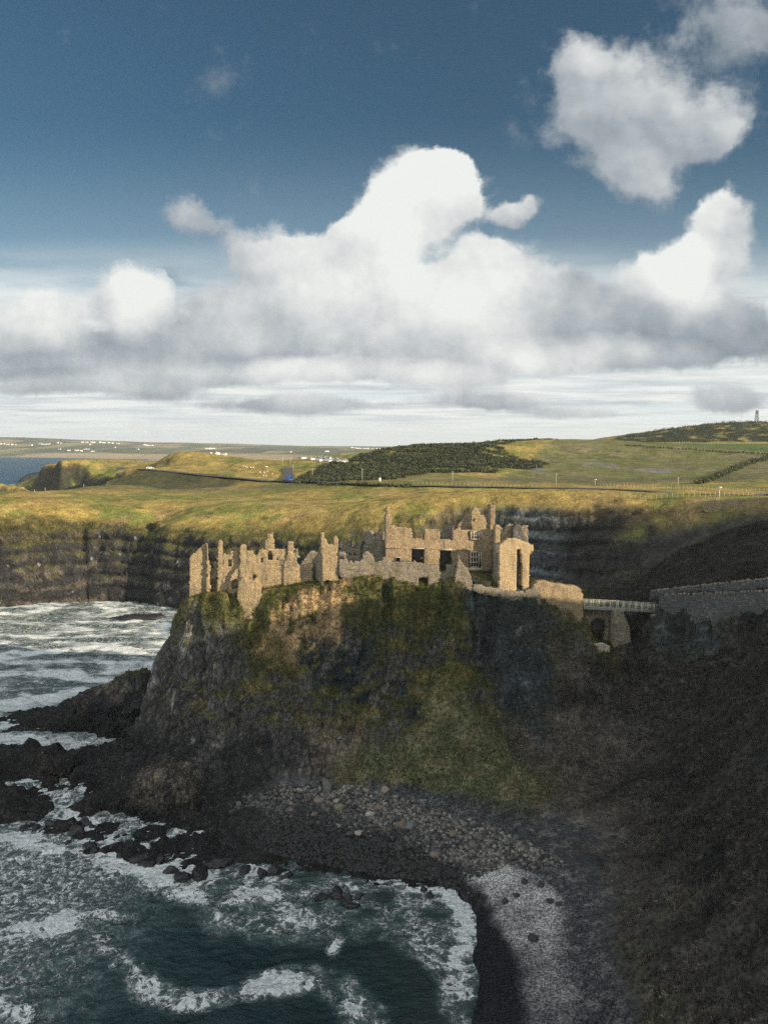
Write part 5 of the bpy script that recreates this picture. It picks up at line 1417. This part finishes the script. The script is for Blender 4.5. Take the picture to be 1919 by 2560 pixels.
shp = join_np([blob((0, 0, .72), .42, 2, .08, 3, (1.35, .85, .85)), blob((.68, 0, .98), .18, 1, .05, 4, (1.3, .8, .9))])
legs = [box_np(a, c_, 0, .5, .09, .09) for a in (-.33, .33) for c_ in (-.17, .17)]
legs_t = [(v, np.concatenate([f[:, [0, 1, 2]], f[:, [0, 2, 3]]])) for v, f in legs]
shV, shF = join_np([shp] + legs_t)
shm = mesh_np('sheep', shV, shF, False); shm.materials.append(M_WOOL)
for i, (px, py) in enumerate([c1(*q) for q in ((310, 424), (345, 436), (375, 448), (430, 450), (470, 452), (665, 436), (690, 440), (580, 526), (640, 528), (695, 516), (770, 548), (632, 578), (672, 582))]):
    q = hit(px, py)
    o = bpy.data.objects.new('sheep', shm); COL.objects.link(o); tag(o, 'white sheep grazing on the sunlit grassy hill left of the side road', 'sheep', 'sheep on the grassy hill')
    o.location = q; o.rotation_euler = (0, 0, rng.uniform(0, 6.28)); o.scale = [.8] * 3

# ------------------------------------------------------------------ boulders, sea rocks, pebbles
m, k, b = material('boulder_stone')
p = k.node('ShaderNodeTexCoord').outputs['Object']; rnd = k.node('ShaderNodeObjectInfo').outputs['Random']
c = k.ramp(rnd, [(0, (.045, .05, .055)), (.45, (.085, .085, .085)), (.75, (.12, .11, .095)), (.9, (.17, .14, .11)), (1, (.28, .255, .215))])
f = k.lin(k.noise(p, 3.0, 5, .65), .3, .7, .6, 1.4)
k.put(b.inputs['Base Color'], k.mix(1.0, c, k.comb(f, f, f), 'MULTIPLY')); b.inputs['Roughness'].default_value = .85
bp = k.node('ShaderNodeBump'); bp.inputs['Strength'].default_value = .6; bp.inputs['Distance'].default_value = .08; k.put(bp.inputs['Height'], k.noise(p, 4.0, 5, .65)); k.l.new(bp.outputs[0], b.inputs['Normal'])
M_BOULD = m
BM = []
for i in range(8):
    V, F = blob((0, 0, 0), 1.0, 3, .30, 60 + i, (1, rng.uniform(.7, .95), rng.uniform(.55, .8)))
    me = mesh_np('boulder', V, F, True); me.materials.append(M_BOULD); BM.append(me)


def crag(seed, sub, planes, jit, squash):
    rg = np.random.default_rng(seed); V, F = blob((0, 0, 0), 1.0, sub, 0, seed)
    n = rg.normal(size=(planes, 3)); n /= np.linalg.norm(n, axis=1)[:, None]; d = rg.uniform(.62, 1.0, planes)
    u = V / np.linalg.norm(V, axis=1)[:, None]; r = (d[None] / np.maximum(u @ n.T, .12)).min(1); r = np.minimum(r, 1.25)
    r = r * (1 + jit * fbm(u[:, 0] + seed, u[:, 1], u[:, 2], .55, 3, .6, seed, True))
    return u * r[:, None] * np.array(squash), F


for i in range(8):
    V, F = crag(400 + i, 3, 26, .07, (1, rng.uniform(.7, .95), rng.uniform(.6, .8)))
    nm_ = mesh_np('boulder', V, F, False); nm_.materials.append(M_BOULD); BM[i] = nm_
def boulder(px, py, r, label, group=None, mat=None, me=None, name='boulder', sink=.25, rot=None, zfix=None):
    q = hit(px, py) if zfix is None else np.array(PZ(px, py, zfix))
    me = me or BM[int(rng.integers(0, 8))]
    if mat is not None:
        me = me.copy(); me.materials.clear(); me.materials.append(mat)
    o = bpy.data.objects.new(name, me); COL.objects.link(o); tag(o, label, 'boulder' if name == 'boulder' else 'rock', group)
    o.location = (q[0], q[1], q[2] + r * sink); o.rotation_euler = (rng.uniform(-.3, .3), rng.uniform(-.3, .3), rng.uniform(0, 6.28)); o.scale = [r] * 3
    return o


boulder(927, 2038, .75, 'pale cream boulder on the boulder bank, brightest of them', mat=mat_plain('pale_boulder', (.36, .33, .27), .9))
boulder(848, 2024, 1.05, 'broad olive-grey mossy boulder left of the pale cream one', mat=mat_plain('mossy_boulder', (.17, .165, .10), .9))
boulder(1000, 2068, 1.0, 'big reddish brown boulder side by side with a grey one', mat=mat_plain('reddish_boulder', (.15, .115, .095), .9))
boulder(1024, 2070, .95, 'big grey boulder touching the reddish brown boulder', mat=mat_plain('grey_boulder', (.13, .13, .135), .9))
o = boulder(817, 1975, 1.3, 'tall upright dark stone at the head of the boulder bank', mat=mat_plain('upright_boulder', (.10, .10, .085), .9)); o.scale = (1.1, 1.0, 2.4)
boulder(962, 1978, .8, 'pinkish pale boulder at the foot of the green slope', mat=mat_plain('pink_boulder', (.24, .19, .155), .9))
bank = plan([(560, 2005, 2), (700, 1975, 2.5), (850, 1963, 2.7), (1000, 1998, 2.7), (1080, 2030, 2.7), (1200, 2062, 2.8), (1330, 2110, 3), (1290, 2150, 2.4), (1180, 2150, 1.8), (1060, 2150, 1.2), (950, 2105, 1.2), (760, 2052, 1.1), (620, 2045, 1.1)], 'Z')
bp_ = np.array(bank); n = 0
taken = []
for tries in range(40000):
    if n >= 270:
        break
    x_, y_ = rng.uniform(bp_[:, 0].min(), bp_[:, 0].max()), rng.uniform(bp_[:, 1].min(), bp_[:, 1].max())
    if not inpoly(np.array([x_]), np.array([y_]), bp_)[0]:
        continue
    r = .30 + .62 * rng.random() ** 3.2
    if any((x_ - a) ** 2 + (y_ - c_) ** 2 < (.75 * (r + d)) ** 2 for a, c_, d in taken):
        continue
    taken.append((x_, y_, r)); n += 1
    o = bpy.data.objects.new('boulder', BM[int(rng.integers(0, 8))]); COL.objects.link(o); tag(o, 'rounded wave-worn boulder in the dark bank below the green slope', 'boulder', 'boulders of the bank')
    o.location = (x_, y_, float(height(x_, y_)) + .18 * r); o.rotation_euler = (rng.uniform(-.4, .4), rng.uniform(-.4, .4), rng.uniform(0, 6.28)); o.scale = [r] * 3
for px, py, r in ((1262, 2255, .55), (1310, 2205, .5), (1352, 2215, .5), (1290, 2240, .45), (1375, 2255, .5), (1333, 2350, .7), (1395, 2262, .45)):
    boulder(px, py, r, 'dark boulder lying alone on the pale shingle', 'dark boulders on the pale shingle', mat=mat_plain('dark_boulder', (.035, .036, .038), .9))

M_SEAROCK = mat_plain('wet_sea_rock', (.016, .016, .016), .55, 0, .6, 2.0)
SR = []
for i in range(6):
    V, F = crag(90 + i, 4, 13, .22, (1.35, .85, .8)); me = mesh_np('sea_rock', V, F, False); me.materials.append(M_SEAROCK); SR.append(me)
for px, py, r in ((425, 2180, 1.5), (455, 2195, 1.7), (500, 2188, 1.5), (530, 2165, 1.6), (560, 2160, 1.3), (610, 2180, 1.0), (655, 2185, 1.3), (690, 2180, 1.2), (720, 2190, 1.0), (842, 2230, .95), (842, 2245, 1.0), (895, 2242, .8), (875, 2252, .8),
                  (880, 2270, 1.0), (800, 2245, .9), (345, 2150, 1.3), (370, 2165, 1.4), (300, 2140, 1.2), (330, 2125, 1.5), (240, 2130, 1.1), (225, 2118, 1.2), (170, 2108, .9), (90, 2070, 1.2), (60, 2072, 1.0), (130, 2062, 1.3), (232, 2068, .8), (260, 2060, .6),
                  (400, 2150, 1.6), (1060, 2225, .9), (1075, 2240, .8), (290, 2120, 1.4), (190, 2080, 1.4), (215, 2060, 1.3)):
    boulder(px, py, r * rng.uniform(.45, .85), 'jagged black rock awash in the white surf below the cliff', 'black rocks awash in the surf', me=SR[int(rng.integers(0, 6))], name='sea_rock', sink=.05, zfix=0.0)
o = boulder(350, 1546, 3.6, 'low black rock in the surf of the far cove, left of the ruin', me=SR[2], name='sea_rock', sink=-.05, zfix=0.0); o.scale = (6.5, 3, 2.2); o.rotation_euler = (0, 0, .1)
o = boulder(72, 1206, 10, 'dark sea stack rock off the far headland with white surf', me=SR[1], name='sea_rock', sink=.05, zfix=0.0); o.scale = (14, 10, 13)

# small stones of the bank: past counting
npb = 12500
bx = rng.uniform(bp_[:, 0].min() - 1, bp_[:, 0].max() + 3, npb * 3); by = rng.uniform(bp_[:, 1].min() - 3, bp_[:, 1].max() + 1, npb * 3)
ok = inpoly(bx, by, np.array(plan([(520, 2015, 1.6), (700, 1970, 2.6), (850, 1958, 2.8), (1000, 1994, 2.8), (1080, 2026, 2.8), (1200, 2058, 2.8), (1400, 2145, 3.6), (1500, 2240, 3.9), (1420, 2260, 3), (1290, 2170, 2), (1160, 2215, .8), (1060, 2200, .2), (950, 2190, .2), (760, 2150, .3), (560, 2110, .3), (500, 2060, .6)], 'Z')))
bx, by = bx[ok][:npb], by[ok][:npb]; bz = height(bx, by)
V0, F0 = blob((0, 0, 0), 1.0, 1, .2, 5, (1, .85, .7))
rs = .09 + .34 * rng.random(len(bx)) ** 2.2; an = rng.uniform(0, 6.28, len(bx)); ca_, sa_ = np.cos(an), np.sin(an)
VV = np.empty((len(bx), len(V0), 3)); VV[..., 0] = bx[:, None] + rs[:, None] * (V0[None, :, 0] * ca_[:, None] - V0[None, :, 1] * sa_[:, None]); VV[..., 1] = by[:, None] + rs[:, None] * (V0[None, :, 0] * sa_[:, None] + V0[None, :, 1] * ca_[:, None]); VV[..., 2] = bz[:, None] + rs[:, None] * (V0[None, :, 2] + .3)
FF = (F0[None] + (np.arange(len(bx)) * len(V0))[:, None, None]).reshape(-1, 3)
pm = mesh_np('pebbles', VV.reshape(-1, 3), FF, True)
sh = rng.random(len(bx)) ** 1.6; wetp = sstep(bz + .5 * fbm(bx, by, 0 * bx, 3, 3, .5, 401), .9, 2.1) * (.35 + .65 * sstep(bx, -20, -9)); cc_ = np.array([.018, .019, .020])[None] + ((sh * .95 + .05) * (.10 + .90 * wetp))[:, None] * np.array([.23, .21, .185])[None]
vcol(pm, 'albedo', np.repeat(cc_, len(V0), 0))
m, k, b = material('pebble_stone'); k.put(b.inputs['Base Color'], k.node('ShaderNodeAttribute', attribute_name='albedo').outputs['Color']); b.inputs['Roughness'].default_value = .85
tag(link('pebbles', pm, m), kind='stuff')

# ------------------------------------------------------------------ grass and scrub tufts on the near slopes
wgt = nearv * np.clip(turf * .9 + gs * 1.2 + br * .75, 0, 1.2) * (X < .85 * Y) * (X > -.6 * Y) * (Y > 38) * sstep(Z, 2.6, 4)
wgt = wgt * (wgt > .25); wgt[(Y > 132) & (Y < 160) & (X < 26) & (X > -34)] *= .3
NT_ = 130000
ti = rng.choice(len(X), NT_, p=wgt / wgt.sum(), replace=True)
tp = np.stack([X[ti], Y[ti], Z[ti]], 1) + rng.normal(size=(NT_, 3)) * np.array([.13, .13, .0])
nb = 4
hh = rng.uniform(.22, .62, (NT_, nb)); dr = rng.normal(size=(NT_, nb, 3)) * .42 + np.stack([NXn[ti], NYn[ti], NZ[ti]], 1)[:, None, :] * .55 + np.array([0, 0, .7]); dr /= np.linalg.norm(dr, axis=-1, keepdims=True)
sdv = np.cross(dr, rng.normal(size=(NT_, nb, 3))); sdv /= np.linalg.norm(sdv, axis=-1, keepdims=True); wd = rng.uniform(.03, .075, (NT_, nb))[..., None]
hh = hh * (1 + .9 * br[ti] * (rng.random(NT_) < .35))[:, None]
base = tp[:, None, :] - dr * .08
V = np.stack([base - sdv * wd, base + sdv * wd, base + dr * hh[..., None]], 2).reshape(-1, 3); F = np.arange(len(V)).reshape(-1, 3)
gmsh = mesh_np('grass', V, F)
gc = np.clip(C[ti] * rng.uniform(.65, 1.5, (NT_, 1)) * (1 + rng.normal(size=(NT_, 3)) * .06), .01, .5)
vcol(gmsh, 'albedo', np.repeat(gc, nb * 3, 0))
m, k, b = material('grass_blade'); k.put(b.inputs['Base Color'], k.node('ShaderNodeAttribute', attribute_name='albedo').outputs['Color']); b.inputs['Roughness'].default_value = .9; b.inputs['Specular IOR Level'].default_value = .1
tag(link('grass', gmsh, m), kind='stuff')

# dead bracken and scrub on the shaded slopes, too dense to count
bw = nearv * np.clip(br * 1.0 + gs * .35, 0, 1) * (X < .85 * Y) * (X > -.6 * Y) * (Y > 38) * sstep(Z, 3.5, 6) * (fbm(X, Y, Z, 4.5, 3, .6, 251) > -.05); bw = bw * (bw > .3)
NB = 3600; bi = rng.choice(len(X), NB, p=bw / bw.sum(), replace=False)
bc = np.stack([X[bi], Y[bi], Z[bi] + .12, rng.uniform(.25, .85, NB)], 1); per = 36
kk = np.repeat(np.arange(NB), per); u_ = rng.normal(size=(NB * per, 3)); u_ /= np.linalg.norm(u_, axis=1)[:, None]; u_[:, 2] = np.abs(u_[:, 2]) * .8
pp_ = bc[kk, :3] + u_ * bc[kk, 3:4] * rng.uniform(.3, 1, (NB * per, 1)); a_ = rng.normal(size=(NB * per, 3)) + u_ * .8; a_ /= np.linalg.norm(a_, axis=1)[:, None]
b2 = np.cross(a_, rng.normal(size=(NB * per, 3))); b2 /= np.linalg.norm(b2, axis=1)[:, None]; sz_ = rng.uniform(.06, .17, (NB * per, 1))
V = np.stack([pp_ - b2 * sz_ * .5, pp_ + b2 * sz_ * .5, pp_ + a_ * sz_ * 2.0], 1).reshape(-1, 3)
bm_ = mesh_np('bracken', V, np.arange(len(V)).reshape(-1, 3))
bcl = np.clip(C[bi] * rng.uniform(.9, 2.0, (NB, 1)) + np.array([.012, .008, .002]), .01, .3)
vcol(bm_, 'albedo', np.repeat(bcl, per * 3, 0)); tag(link('bracken', bm_, m), kind='stuff')

# ------------------------------------------------------------------ sea air over the whole scene
hz, hf = box_np(0, 4400, -40, 200, 13000, 9400)
hm_ = mesh_np('haze', hz, hf)
m = bpy.data.materials.new('haze_air'); m.use_nodes = True; m.node_tree.nodes.clear(); k = NT(m.node_tree)
pv_ = k.node('ShaderNodeVolumePrincipled'); pv_.inputs['Color'].default_value = (.86, .93, .97, 1); pv_.inputs['Density'].default_value = 6e-5; pv_.inputs['Anisotropy'].default_value = .2
k.l.new(pv_.outputs[0], k.node('ShaderNodeOutputMaterial').inputs['Volume'])
tag(link('haze', hm_, m), kind='stuff')
